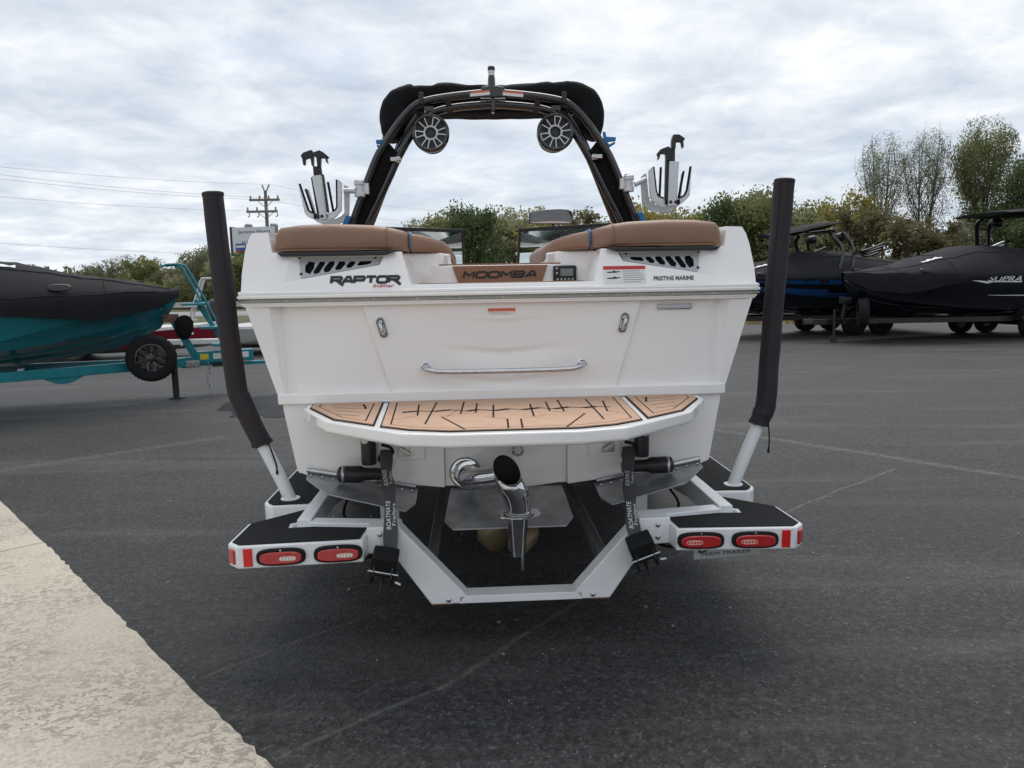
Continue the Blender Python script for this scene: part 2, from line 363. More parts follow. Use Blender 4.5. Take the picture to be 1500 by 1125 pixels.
# hull by stations
ST = [(.03, 1.075, 1.20, 1.50, 1.005, .685, .568), (.5, 1.10, 1.22, 1.50, 1.02, .688, .565), (2, 1.15, 1.27, 1.52, 1.05, .70, .56), (3.3, 1.13, 1.27, 1.545, 1.02, .73, .56),
      (4.3, 1.04, 1.21, 1.565, .92, .79, .57), (5.2, .84, 1.04, 1.59, .70, .90, .62), (6.0, .52, .74, 1.62, .40, 1.06, .76), (6.5, .22, .40, 1.65, .17, 1.25, 1.02), (6.72, .03, .08, 1.67, .02, 1.48, 1.40)]
def hull_secs(ST, k=1.0):
    out = []
    for (y, bl, br, zr, bc, zc, zk) in ST:
        zl = zc+(zr-zc)*.46
        h = [(0, zk), (bc*.5, zk+(zc-zk)*.52), (bc, zc), (bc+.01, zc+.03), (bl-.03, zl-.03), (bl, zl), (br, zr)]
        out.append([Vector((x, y, z)) for x, z in reversed(h)]+[Vector((-x, y, z)) for x, z in h[1:]])
    return out
hs = hull_secs(ST); hb = MB(); hb.loft(hs, closed=False, caps=False)
n = len(hs[0]); hb.add(hs[0], [tuple(range(n))])
hull = part('hull', hb, GEL, boat)
# transom skin with wings, slanted facets and a creased centre panel
def TP(x, z, y): return (x, y, z)
for s in (-1, 1):
    tb = MB()
    wing = [TP(s*1.20, 1.50, .03), TP(s*1.196, 1.50, -.03), TP(s*1.088, 1.495, -.03), TP(s*1.040, 1.495, .026), TP(s*.985, 1.495, .006), TP(s*.985, 1.08, .006), TP(s*1.035, 1.08, .012), TP(s*1.045, 1.08, -.015), TP(s*1.075, 1.08, -.02), TP(s*1.079, 1.08, .03)]
    tb.add(wing, [(0, 1, 8, 9), (1, 2, 7, 8), (2, 3, 6, 7), (3, 4, 5, 6)])
    tb.add([TP(s*.985, 1.495, .006), TP(s*.668, 1.495, .006), TP(s*.54, 1.07, .006), TP(s*.985, 1.08, .006)], [(0, 1, 2, 3)])
    # inset lip of the centre panel
    tb.add([TP(s*.668, 1.495, .006), TP(s*.66, 1.495, -.012), TP(s*.532, 1.07, -.012), TP(s*.54, 1.07, .006)], [(0, 1, 2, 3)])
    part('transom_wing', tb, GEL, boat)
cp = MB(); nx, nzz = 48, 40
def crease(x, z):
    ax = abs(x); y = -.012
    def ridge(z0, slope, dep, wdn):          # faceted V-shaped step: proud above, set back below
        d = (z0+slope*ax)-z
        return dep*max(0, min(1, d/wdn)) - dep*max(0, min(1, (d-.13)/.12))
    fade = max(0, 1-ax/.52)
    return y+fade*(ridge(1.412, .09, .010, .012)+ridge(1.270, .10, .011, .012)+ridge(1.128, .10, .010, .012))
vs = []
for j in range(nzz+1):
    z = 1.07+.425*j/nzz; hw = .532+.128*j/nzz
    for i in range(nx+1):
        x = -hw+2*hw*i/nx; vs.append((x, crease(x, z), z))
cp.add(vs, [(j*(nx+1)+i, j*(nx+1)+i+1, (j+1)*(nx+1)+i+1, (j+1)*(nx+1)+i) for j in range(nzz) for i in range(nx)])
part('centre_panel', cp, GEL, boat, ang=60)
# lip and lower transom
lb = MB(); lip = []
for xx, yy in ((1.082, .05), (1.074, -.022), (1.03, -.030)): lip.append((xx, yy))
pl = [(-x, y) for x, y in lip]+[(x, y) for x, y in reversed(lip)]
lb.prism(pl, lambda x, y: (x, y, 1.03), lambda x, y: (x, y, 1.082)); part('transom_lip', lb, GEL, boat, .006, 2)
lt = MB()      # lower transom with centre recess
out = [(-1.055, 1.03), (-1.055, 1.0), (-1.005, .70), (-.95, .675), (-.30, .598), (-.30, 1.03)]
for s in (-1, 1):
    q = [(s*abs(x), z) for x, z in out]
    lt.prism(q, lambda x, z: (x, -.004, z), lambda x, z: (x, .04, z))
lt.prism([(-.30, .60), (.30, .60), (.30, 1.03), (-.30, 1.03)], lambda x, z: (x, .02, z), lambda x, z: (x, .05, z))
part('lower_transom', lt, GEL, boat, .004)
# rub rail: white cap, chrome insert, lower lip
def rail_path(o, z): return [(-(r[2]+o), r[0], r[3]+z) for r in reversed(ST)]+[(-1.2-o, -.02-o*.6, 1.5+z), (-1.14-o*.5, -.035-o, 1.5+z), (1.14+o*.5, -.035-o, 1.5+z), (1.2+o, -.02-o*.6, 1.5+z)]+[(r[2]+o, r[0], r[3]+z) for r in ST]
def rail_band(prof):
    secs = []
    P = [rail_path(o, z) for o, z in prof]
    for i in range(len(P[0])): secs.append([Vector(p[i]) for p in P])
    b = MB(); b.loft(secs, closed=True, caps=True); return b
part('rub_rail_cap', rail_band([(-.06, .027), (.020, .027), (.027, .031), (.028, .040), (.022, .045), (.020, .048), (.024, .051), (.022, .060), (.010, .064), (-.06, .064)]), GEL, boat, ang=50)
part('rub_rail_insert', rail_band([(-.05, .012), (.020, .012), (.026, .015), (.026, .022), (.020, .026), (-.05, .026)]), CHROME, boat, ang=50)
part('rub_rail_lip', rail_band([(-.05, -.010), (.002, -.010), (.009, -.006), (.008, -.001), (.015, .002), (.015, .009), (.010, .011), (-.05, .011)]), GEL, boat, ang=50)
for i in range(11): screw = MB(); screw.lathe([(.004, 0), (.003, .003)], 8, (-1.0+.2*i, -.0605, 1.519), (0, -1, 0)); part('rail_screw', screw, STEEL, boat)
# stern deck moulding
def YF(z): return -.016+.36*(z-1.56)
HP = [(425, 377), (415, 413), (441, 409), (556, 388), (562, 376)]
IP = [(437, 377), (441, 408), (554, 387), (559, 376)]
def pz(p):                                   # pixel -> (|x|,z) on the sloping stern face
    q = U(p[0], p[1], .04); q = U(p[0], p[1], YF(q.z)); return (-q.x, q.z)
HPx = [pz(p) for p in HP]; IPx = [pz(p) for p in IP]
half = [(0, 1.552), (1.214, 1.552), (1.213, 1.65), (1.203, 1.75), (1.192, 1.80), (1.175, 1.835), (1.10, 1.838), (1.078, 1.742), (.475, 1.738), (.432, 1.584), (0, 1.584)]
outl = half[1:-1]+[(-x, z) for x, z in reversed(half[1:-1])]
db = MB(); hole = [HPx, [(-x, z) for x, z in HPx]]
loops = [outl]+hole; tri = geometry.tessellate_polygon([[Vector((x, z, 0)) for x, z in l] for l in loops]); flat = [p for l in loops for p in l]
k = len(flat); m_ = len(outl)
def fwd(x, z): return (x*(1.01 if abs(x) > 1.07 else 1), .95, z+(.02 if abs(x) > 1.07 and z > 1.7 else 0))
db.add([(x, YF(z), z) for x, z in flat]+[fwd(x, z) for x, z in outl], [t for t in tri]+[(i, (i+1) % m_, (i+1) % m_+k, i+k) for i in range(m_)])
def inner(p):
    q = min(IPx, key=lambda a: (a[0]-abs(p[0]))**2+(a[1]-p[1])**2); return q
for s in (-1, 1):
    o_ = [(s*x, YF(z), z) for x, z in HPx]; i_ = []
    for x, z in HPx: a = inner((x, z)); i_.append((s*a[0], YF(a[1])+.028, a[1]))
    db.add(o_+i_, [(j, (j+1) % 5, (j+1) % 5+5, j+5) for j in range(5)])
    db.add([(s*x, YF(z)+.1, z) for x, z in HPx], [tuple(range(5))])
part('stern_deck', db, GEL, boat, .010, 3, ang=40)
VH = [[(440, 330), (465, 303), (500, 310), (495, 345), (470, 382), (440, 370)], [(490, 365), (530, 305), (560, 305), (562, 320), (525, 375), (495, 382)], [(552, 350), (590, 303), (622, 303), (620, 325), (590, 365), (560, 372)],
      [(622, 345), (650, 303), (685, 303), (688, 320), (660, 352), (630, 357)], [(690, 330), (718, 303), (748, 303), (748, 318), (722, 342), (698, 343)], [(760, 322), (775, 303), (845, 300), (848, 312), (825, 322), (765, 330)]]
VHx = [[pz((340+x/4.167, 310+y/4.167)) for x, y in h] for h in VH]
def vent(s):
    b = MB(); b.prism([(s*x, z) for x, z in IPx], lambda x, z: (x, YF(z)+.020, z), lambda x, z: (x, YF(z)+.032, z), [[(s*x, z) for x, z in h] for h in VHx])
    v = part('air_vent', b, VENTG, boat, .002, 2)
    b = MB(); b.prism([(s*x*.998, z-.002) for x, z in IPx], lambda x, z: (x, YF(z)+.05, z), lambda x, z: (x, YF(z)+.06, z)); part('vent_cavity', b, DARKH, v)
    for x, z in ((.955, 1.716), (.945, 1.64), (.60, 1.712)): b = MB(); b.lathe([(.007, 0), (.004, .004)], 10, (s*x, YF(z)+.02, z), (0, -1, 0)); part('vent_screw', b, BPLAST, v)
    b = MB(); b.prism([(s*.55, 1.722), (s*1.03, 1.722), (s*1.05, 1.74), (s*.50, 1.74)], lambda x, z: (x, .012, z), lambda x, z: (x, .12, z)); part('vent_hood', b, BPLAST, boat, .003)
sides(vent)
# walkway steps and riser
b = MB(); b.box((0, .62, 1.627), (.92, .64, .096)); b.box((0, .16, 1.572), (.88, .30, .02)); part('walkway_step', b, GEL, boat, .006)
b = MB(); b.prism([(-.243, 1.672), (-.215, 1.586), (.215, 1.586), (.243, 1.672)], lambda x, z: (x, .288, z), lambda x, z: (x, .2995, z)); part('riser_panel', b, TEAK2, boat, .002)
stroke_text('MOOMBA', INK, boat, (.0, .2866, 1.626), X90, .372, .038, .0105, .32)
b = MB(); b.box((.0, .17, 1.5855), (.80, .22, .006)); b.box((0, .6, 1.679), (.62, .58, .007)); part('step_pad', b, TEAK2, boat, .001)
b = MB(); b.box((.330, .285, 1.625), (.118, .028, .082)); gd = part('control_panel', b, BPLAST, boat, .008, 3)
b = MB(); b.box((.339, .270, 1.632), (.064, .003, .036)); part('screen', b, SCREEN, gd)
b = MB()
for i in range(5): b.lathe([(.006, 0), (.005, .004)], 12, (.292+.019*i, .271, 1.597), (0, -1, 0))
for z in (1.652, 1.628): b.lathe([(.006, 0), (.005, .004)], 12, (.288, .271, z), (0, -1, 0))
part('buttons', b, STEEL, gd)
def cushions(s):
    def rr(x, y0, y1, z0, z1, r=.045, n=5):
        pts = []
        for cx, cz, a0 in ((y1-r, z1-r, 0), (y0+r, z1-r, 90), (y0+r, z0+r*.5, 180), (y1-r, z0+r*.5, 270)):
            for i in range(n+1):
                a = R(a0+90*i/n); rz_ = r if cz > (z0+z1)/2 else r*.5
                pts.append((x, cx+r*math.cos(a), cz+rz_*math.sin(a)))
        return pts
    def sec(x, y0, y1, z0, z1, r=.045): return [Vector((s*p[0], p[1], p[2])) for p in rr(x, y0, y1, z0, z1, r)]
    b = MB(); b.loft([sec(1.072, .12, .80, 1.765, 1.815, .02), sec(1.068, .09, .85, 1.748, 1.842, .04), sec(1.045, .07, .87, 1.745, 1.86), sec(.95, .065, .88, 1.744, 1.872), sec(.80, .065, .88, 1.744, 1.875), sec(.62, .075, .88, 1.744, 1.868), sec(.54, .09, .88, 1.744, 1.858), sec(.475, .12, .88, 1.744, 1.842, .04), sec(.447, .17, .88, 1.744, 1.832, .035)])
    c1 = part('stern_cushion', b, VINYL, boat, ang=60)
    seam = MB(); seam.tube([Vector((s*.4435, p[1], p[2])) for p in rr(.4435, .165, .885, 1.742, 1.836, .036)][:14], .0045, 6, caps=False); part('blue_piping', seam, BLUE, c1)
    st = MB(); st.tube([(s*(1.06-.6*i/12), .062+(.02 if i == 0 else .012*max(0, i-7)), 1.752) for i in range(13)], .0035, 5); part('seam_cord', st, VINYL, c1)
    st = MB(); st.tube([Vector((s*.545, p[1]-.0005, p[2])) for p in rr(.545, .0875, .882, 1.742, 1.861, .045)][:14], .003, 5, caps=False); part('stitch_seam', st, VINYL, c1)
    b = MB(); b.loft([sec(.440, .18, .80, 1.744, 1.832, .035), sec(.40, .21, 1.0, 1.744, 1.828, .035), sec(.34, .27, 1.3, 1.742, 1.815, .035), sec(.285, .36, 1.45, 1.735, 1.80, .03), sec(.255, .48, 1.5, 1.71, 1.775, .03), sec(.245, .60, 1.5, 1.70, 1.755, .025)])
    part('inner_cushion', b, VINYL, boat, ang=60)
    b = MB(); b.prism([(s*.29, .33), (s*.44, .26), (s*.475, .20), (s*.475, 1.5), (s*.255, 1.5), (s*.255, .45)], lambda x, y: (x, y, 1.58), lambda x, y: (x, y, 1.7415)); part('cushion_plinth', b, GEL, boat, .012, 3)
    # side coaming, seat backs and interior trim ahead of the stern pad
    b = MB(); b.loft([[Vector((s*x, y, z)) for x, z in ((bo, zr+.08), (bo-.005, zr+.2*k), (bo-.09, zr+.215*k), (bo-.17, zr+.20*k), (bo-.19, zr-.25), (bo-.02, zr-.25))] for y, bo, zr, k in ((.90, 1.21, 1.52, 1.45), (2, 1.26, 1.53, 1.2), (3.3, 1.255, 1.55, 1.0), (4.3, 1.19, 1.57, 1.0), (5.2, 1.02, 1.6, .8), (6.0, .72, 1.63, .6), (6.45, .42, 1.66, .5))]); part('coaming', b, GEL, boat, ang=50)
    b = MB(); b.box((s*.86, 1.75, 1.55), (.22, 1.6, .30)); part('seat_back', b, VINYL, boat, .05, 4)
    b = MB(); b.box((s*.72, 1.7, 1.25), (.5, 1.6, .25)); part('seat', b, VINYL, boat, .04, 3)
    b = MB(); b.box((s*.78, 3.05, 1.45), (.72, .5, .5)); part('console', b, GEL, boat, .05, 3)
sides(cushions)
b = MB(); b.box((0, 3.0, 1.08), (1.9, 4.6, .02)); part('cockpit_floor', b, TEAK, boat)
b = MB(); b.loft([[Vector((x*k, y, 1.60+.03*(1-x*x)+zz_)) for x in (-1, -.5, 0, .5, 1)] for y, k, zz_ in ((5.4, .9, 0), (6.1, .6, .04), (6.68, .06, .07))], closed=False); part('foredeck', b, GEL, boat)
# decals on the stern face
TL = (R(90)-math.atan(.36), 0, 0)
def on(px, py, o=.0012):
    q = U(px, py, .03); q = U(px, py, YF(q.z)-o); return q
stroke_text('RAPTOR', GINK, boat, on(535, 409.8, .001), TL, .312, .045, .0155, .12, .16, tails=(0, 5))
stroke_text('RAPTOR', INK, boat, on(535, 409.8, .002), TL, .312, .041, .0105, .12, .16, tails=(0, 5))
text('lettering', 'Indmar', RINK, boat, on(562, 418.2, .0028), TL, .098, .017, shear=.2, bold=.012)
text('lettering', 'PRISTINE MARINE', GINK, boat, on(987, 407.3, .001), TL, .196, .024, bold=.03)
text('lettering', 'PRISTINE MARINE', INK, boat, on(987, 407.3, .002), TL, .19, .018, bold=.0)
def sticker(px0, py0, px1, py1, bar=.2, barm=RINK, face=on, rot=TL, lines=6, cols=((.46, .97),), flip=False):
    a, c_ = face(px0, py1), face(px1, py0); q = face((px0+px1)/2, (py0+py1)/2); wd = c_.x-a.x; ht = abs((c_-a).length**2-wd**2)**.5
    M = Matrix.Translation(q) @ Matrix.Rotation(rot[0], 4, 'X')
    def quad(u0, v0, u1, v1, z): return [M @ Vector(((u-.5)*wd, (v-.5)*ht, z)) for u, v in ((u0, v0), (u1, v0), (u1, v1), (u0, v1))]
    b = MB(); b.add(quad(0, 0, 1, 1, 0), [(0, 1, 2, 3)]); o = part('warning_label', b, PAPER, boat)
    b = MB(); b.add(quad(0, 1-bar, 1, 1, .0004), [(0, 1, 2, 3)]); part('label_bar', b, barm, o)
    b = MB(); rn = random.Random(int(px0))
    for i in range(lines):
        for c0, c1 in cols:
            v = (1-bar)*(i+.7)/(lines+.6); b.add(quad(c0, v, c0+(c1-c0)*rn.uniform(.7, 1), v+.035, .0004), [(0, 1, 2, 3)])
    part('label_print', b, GINK, o); return o, quad
o, quad = sticker(885, 389, 945, 416)
b = MB()
for v in (.28, .62):
    p = [(.08, v+.02), (.12, v), (.30, v), (.42, v+.07), (.36, v+.09), (.30, v+.08), (.26, v+.14), (.22, v+.08), (.08, v+.06)]
    b.add([quad(u, w_, u, w_, .0005)[0] for u, w_ in p], [tuple(range(9))])
part('label_picture', b, INK, o)
flat_on = lambda px, py: U(px, py, -.0135)
sticker(715, 451, 755, 461, bar=.5, barm=ORINK, face=flat_on, rot=X90, lines=2, cols=((.05, .95),))
b = MB(); q = U(988, 449, .0); b.box((q.x, -.0, q.z), (.168, .010, .026)); pl_ = part('maker_plate', b, STEEL, boat, .006, 3)
# lifting eyes, grab rail
def eye(s):
    b = MB(); M = Matrix.Rotation(R(14)*s, 3, 'Y')
    pr = [(.022*math.cos(R(a)), (.028 if math.sin(R(a)) >= 0 else -.028)+.022*math.sin(R(a))) for a in range(0, 360, 18)]
    b.prism(pr, lambda x, z: tuple(M @ Vector((x, 0, z))+Vector((s*.573, -.012, 1.385))), lambda x, z: tuple(M @ Vector((x, -.008, z))+Vector((s*.573, -.012, 1.385))))
    e = part('stern_eye', b, CHROME, boat, .003, 2)
    b = MB(); b.tube([M @ Vector(p)+Vector((s*.573, -.018, 1.385)) for p in crom([(0, 0, .028), (0, -.028, .022), (0, -.036, -.002), (0, -.028, -.024), (0, 0, -.03)], 4)], .0075, 8); part('eye_loop', b, CHROME, e)
sides(eye)
b = MB(); gp = [(-.375, .0, 1.195), (-.375, -.035, 1.19), (-.35, -.058, 1.182), (-.28, -.066, 1.174), (0, -.068, 1.172), (.28, -.066, 1.174), (.35, -.058, 1.182), (.375, -.035, 1.19), (.375, .0, 1.195)]
b.tube(crom(gp, 6), .0125, 14); gr = part('grab_rail', b, CHROME, boat)
for s in (-1, 1):
    b = MB(); b.lathe([(.024, 0), (.024, .004), (.016, .010)], 20, (s*.375, -.004, 1.195), (0, -1, 0)); part('rail_flange', b, CHROME, gr)

# ---- swim platform
PZ = 1.03
PH = [(.935, -.03), (.926, -.165), (.765, -.485), (.43, -.79), (.245, -.838)]
pol = PH+[(-x, y) for x, y in reversed(PH)]
b = MB(); n = len(pol)
def shr(p, k, dy): return (p[0]*k, p[1]*k+dy)
b.loft([[Vector((x, y, PZ)) for x, y in pol], [Vector((x, y, PZ-.046)) for x, y in pol], [Vector((x*.985, y*.985, PZ-.056)) for x, y in pol]])
plat = part('swim_platform', b, GEL, boat, .007, 3)
def inset(poly, d):
    n = len(poly); out = []; ar = sum(poly[i][0]*poly[(i+1) % n][1]-poly[(i+1) % n][0]*poly[i][1] for i in range(n)); sg = 1 if ar > 0 else -1
    for i in range(n):
        p0, p1, p2 = Vector(poly[i-1]), Vector(poly[i]), Vector(poly[(i+1) % n]); a = (p1-p0).normalized(); c = (p2-p1).normalized()
        na = Vector((-a.y, a.x))*sg; nc = Vector((-c.y, c.x))*sg; bi = (na+nc).normalized(); out.append(tuple(p1+bi*(d/max(.3, bi.dot(na)))))
    return out
def flatp(poly, z0, z1): 
    b = MB(); b.prism(poly, lambda x, y: (x, y, z0), lambda x, y: (x, y, z1)); return b
def ring(p0, p1, z0, z1):
    b = MB(); b.prism(p0, lambda x, y: (x, y, z0), lambda x, y: (x, y, z1), [p1]); return b
def strip(pts, wd, z):
    b = MB()
    for a, c in zip(pts, pts[1:]):
        a, c = Vector(a), Vector(c); d = (c-a).normalized(); nn = Vector((-d.y, d.x))*wd/2
        b.add([(*(p), z) for p in (a-nn, c-nn, c+nn, a+nn)], [(0, 1, 2, 3)])
    return b
def pad(poly, grooves):
    base = part('deck_pad', flatp(poly, PZ-.002, PZ+.0035), EVA, plat)
    i1, i2, i3 = inset(poly, .007), inset(poly, .038), inset(poly, .045)
    bb = ring(i1, i2, PZ+.0035, PZ+.0075); o1 = part('pad_border', bb, TEAK, plat)
    o2 = part('pad_field', flatp(i3, PZ+.0035, PZ+.0075), TEAK, plat)
    gb = MB(); gt = MB()
    for pts, wd in grooves:
        q = strip(pts, wd, PZ+.0085); gb.add(q.v, q.f)
    part('pad_grooves', gb, EVA, plat)
def pp(px, py): q = U(px, py, PZ+.008, 2); return (q.x, q.y)
def pc(zx, zy): return pp(540+zx/3.75, 570+zy/3.75)
thick = [((277, 85), (268, 145)), ((375, 72), (310, 192)), ((524, 70), (505, 136)), ((595, 78), (588, 128)), ((685, 86), (685, 155)), ((400, 152), (528, 220)), ((762, 163), (768, 213)), ((836, 162), (846, 212)), ((1188, 133), (1090, 206)),
         ((886, 82), (908, 148)), ((972, 70), (996, 120)), ((1035, 58), (1075, 122)), ((1190, 55), (1292, 163)), ((1285, 63), (1312, 120))]
thin = [((108, 174), (268, 147)), ((410, 150), (500, 138)), ((590, 128), (510, 137)), ((630, 152), (685, 155)), ((685, 155), (760, 163)), ((846, 159), (965, 145)), ((1010, 122), (1188, 133)), ((1316, 122), (1415, 134)), ((500, 105), (430, 150))]
zig = [(185, 128), (270, 121), (360, 122), (450, 114), (540, 121), (600, 112), (690, 118), (770, 108), (850, 112), (940, 102), (1020, 108), (1100, 98), (1180, 102), (1250, 95), (1330, 97)]
gr_ = [([pc(*a), pc(*c)], .0075) for a, c in thick]+[([pc(*a), pc(*c)], .0022) for a, c in thin]
for i in range(len(zig)-1):
    gr_.append(([pc(*zig[i]), pc(*zig[i+1])], (.010 if i % 2 else .028)))
pad([(.552, -.045), (-.552, -.045), (-.520, -.66), (-.40, -.745), (-.245, -.795), (.245, -.795), (.40, -.745), (.520, -.66)], gr_)
for s in (-1, 1):
    P = [(s*.905, -.045), (s*.575, -.045), (s*.545, -.635), (s*.735, -.475), (s*.895, -.165)]
    gg = [([(s*.66, -.12), (s*.63, -.25)], .010)]
    for k in range(4): gg.append(([(s*(.80-.02*k), -.11-.085*k), (s*.63, -.16-.09*k)], .0035))
    pad(P if s < 0 else P[::-1], gg)
# brackets under the platform
for s in (-1, 1):
    b = MB(); b.prism([(.0, .975), (-.55, .975), (-.50, .95), (-.02, .86), (0, .86)], lambda y, z: (s*.36-.012, y, z), lambda y, z: (s*.36+.012, y, z)); part('platform_bracket', b, GEL, boat, .003)

# ---- running gear under the stern
b = MB(); b.prism([(-.275, .02), (-.30, -.205), (-.26, -.262), (.26, -.262), (.30, -.205), (.275, .02)], lambda x, y: (x, y, .572+y*.40), lambda x, y: (x, y, .579+y*.40)); part('centre_tab', b, TABM, boat, .001)
def tabs(s):
    h0, h1 = Vector((s*.955, -.01, .70)), Vector((s*.43, -.01, .60)); d = (h1-h0)
    def q(u, y, dz=0): p = h0+d*u; return (p.x, y, p.z+dz+(y+.01)*.10)
    b = MB(); top = [q(0, -.01), q(.02, -.10), q(.25, -.24), q(.93, -.30), q(1.0, -.20), q(1, -.01)]
    b.add(top+[(x, y, z-.006) for x, y, z in top], [(0, 1, 2, 3, 4, 5), (11, 10, 9, 8, 7, 6)]+[(i, (i+1) % 6, (i+1) % 6+6, i+6) for i in range(6)])
    t = part('trim_tab', b, TABM, boat, .001)
    for u0, u1, r_ in ((0, .32, .012), (.62, .98, .009)): b = MB(); b.tube([q(u0, -.02, .012), q(u1, -.02, .012)], r_, 8); part('tab_hinge', b, STEEL, t)
    for u in (.05, .15, .25, .66, .76, .86, .95): b = MB(); b.lathe([(.006, 0), (.004, .005)], 8, q(u, -.06, .004), (0, 0, 1)); part('tab_bolt', b, STEEL, t)
    b = MB(); b.lathe([(.0, 0), (.034, .005), (.036, .02), (.036, .20), (.030, .215)], 20, (s*.655, -.055, .735), (0, 0, 1)); a = part('tab_actuator', b, BPLAST, boat)
    c0 = Vector((s*.79, -.10, .705)); b = MB(); b.lathe([(.016, -.01), (.036, .0), (.040, .02), (.040, .10), (.030, .118), (.026, .24)], 20, c0, (-s, 0, -.02)); part('actuator_motor', b, BPLAST, a)
    b = MB(); b.lathe([(.041, .016), (.043, .02), (.041, .028)], 20, c0, (-s, 0, -.02)); b.lathe([(.018, -.012), (.020, -.008), (.014, .0)], 14, (s*.665, -.095, .86), (0, -1, 0)); part('actuator_clamp', b, STEEL, a)
    # cleat recess with chrome tie-down
    b = MB(); q0 = U(598 if s < 0 else 885, 661 if s < 0 else 655, -.008); b.box((q0.x, -.006, q0.z), (.165, .012, .085)); r = part('tie_down_recess', b, GEL, boat, .010, 3)
    b = MB(); b.box((q0.x+s*.02, -.014, q0.z+.004), (.058, .008, .055)); part('tie_down_plate', b, STEEL, r, .002)
    b = MB(); b.bar((q0.x+s*.04, -.03, q0.z+.02), (q0.x-s*.01, -.03, q0.z-.012), .018, .01, (0, -1, 0)); part('tie_down_hook', b, STEEL, r, .002)
sides(tabs)
# exhaust: flange, cross pipe, turn-down with slash-cut mouth
b = MB(); b.lathe([(.075, 0), (.078, .006), (.070, .014), (.058, .016)], 32, (-.20, .02, .665), (0, -1, .1)); b.lathe([(.064, 0), (.064, .07)], 32, (-.20, .02, .665), (.25, -1, .1), caps=False)
ex = part('exhaust', b, CHROME, boat)
b = MB(); b.tube(crom([(-.185, .0, .655), (-.175, -.07, .66), (-.13, -.14, .675), (-.07, -.20, .695), (-.02, -.25, .715)], 6), .052, 28); part('exhaust_cross_pipe', b, CHROME, ex)
dn = crom([(-.012, -.32, .755), (.0, -.33, .70), (.022, -.325, .655), (.036, -.315, .60), (.040, -.308, .545)], 5)
b = MB(); rs = [.060-.006*i/(len(dn)-1) for i in range(len(dn))]; b.tube(dn, rs, 32, caps=False)
# slash-cut: drop the rim on the camera side
for i in range(32):
    v = Vector(b.v[i]); off = (v-Vector(dn[0])); b.v[i] = (v.x, v.y, v.z+off.y*1.15-off.x*.55)
for k_ in range(1, 6):
  for i in range(32*k_, 32*k_+32):
    v = Vector(b.v[i]); off = (v-Vector(dn[k_])); q_ = 1-k_/6; b.v[i] = (v.x, v.y, v.z+q_*(off.y*1.15-off.x*.55))
o = part('exhaust_turn_down', b, CHROME, ex, ang=50); sd_ = o.modifiers.new('solid', 'SOLIDIFY'); sd_.thickness = .003; sd_.offset = -1; o.data.materials.clear(); o.data.materials.append(DARKH); o.data.materials.append(CHROME); sd_.material_offset = 1; sd_.material_offset_rim = 1
b = MB(); b.tube([p+Vector((0, 0, -.012)) for p in dn[7:-1]], [r-.006 for r in rs[7:-1]], 24); part('exhaust_bore', b, DARKH, ex)
b = MB(); b.lathe([(.022, 0), (.030, .01), (.030, .03), (.018, .045)], 18, (.055, -.02, .775), (.0, -1, .3)); part('exhaust_bracket', b, CHROME, ex)
b = MB(); b.prism([(-.095, .0), (-.085, .05), (-.03, .075), (.03, .075), (.09, .055), (.10, -.01), (.085, -.05), (.03, -.075), (-.03, -.075), (-.085, -.045)], lambda x, y: (.040+x, -.308+y, .545), lambda x, y: (.040+x, -.308+y, .553)); b.lathe([(.064, 0), (.070, .006), (.064, .012)], 28, (.04, -.308, .553)); part('exhaust_flange', b, CHROME, ex, .001)
b = MB(); b.tube([(.036, -.305, .545), (.034, -.30, .48), (.034, -.30, .355)], [.052, .044, .034], 24); part('exhaust_tailpipe', b, CHROME, ex)
b = MB(); b.prism([(-.035, .40), (.02, .40), (.03, .30), (.01, .245), (-.01, .25), (-.03, .32)], lambda y, z: (.052, -.22+y, z), lambda y, z: (.064, -.22+y, z)); part('rudder', b, TABM, boat, .004)
b = MB(); c0 = Vector((.02, .28, .31))
for k in range(4):
    a = R(90*k+40); t = Vector((math.cos(a), 0, math.sin(a))); pr = Vector((-t.z, 0, t.x)); vs = []
    for r_, w_, tw in ((.03, .03, .02), (.09, .085, .03), (.14, .095, .03), (.178, .05, .02)):
        for e in (-1, 0, 1): vs.append(c0+t*r_+pr*w_*e+Vector((0, tw*e, 0)))
    b.add(vs, [(3*i+j, 3*i+j+1, 3*i+j+4, 3*i+j+3) for i in range(3) for j in range(2)])
b.lathe([(.012, -.07), (.03, -.04), (.033, .05)], 16, c0, (0, 1, 0)); o = part('propeller', b, BRASS, boat); m_s = o.modifiers.new('solid', 'SOLIDIFY'); m_s.thickness = .006
b = MB(); b.tube([(.02, .30, .31), (.02, 2.1, .585)], .014, 10); b.prism([(.36, .58), (.52, .58), (.46, .33), (.40, .33)], lambda y, z: (-.008, y, z), lambda y, z: (.008, y, z)); part('propeller_shaft', b, STEEL, boat)

# ---- tower
TY = 1.6
def mirror(h): return [(-x, y, z) for x, y, z in reversed(h[1:] if h[0][0] == 0 else h)]+list(h)
def arch(h): 
    h = crom(h, 7); return [Vector((-p.x, p.y, p.z)) for p in reversed(h)][:-1]+list(h)
outer = [(0, TY, 2.838), (.25, TY, 2.815), (.43, TY, 2.787), (.52, TY, 2.752), (.62, TY, 2.655), (.72, TY, 2.515), (.80, TY, 2.385), (.965, TY, 1.99), (1.095, TY+.03, 1.70)]
innr = [(0, TY+.03, 2.768), (.22, TY+.03, 2.752), (.36, TY+.03, 2.728), (.45, TY+.03, 2.685), (.55, TY+.03, 2.575), (.645, TY+.03, 2.42), (.72, TY+.03, 2.27), (.88, TY+.04, 1.97), (1.02, TY+.07, 1.70)]
fwdt = [(.50, TY+.12, 2.72), (.60, TY+.18, 2.60), (.70, TY+.25, 2.42), (.82, TY+.33, 2.17), (.93, TY+.42, 1.95), (1.06, TY+.55, 1.70)]
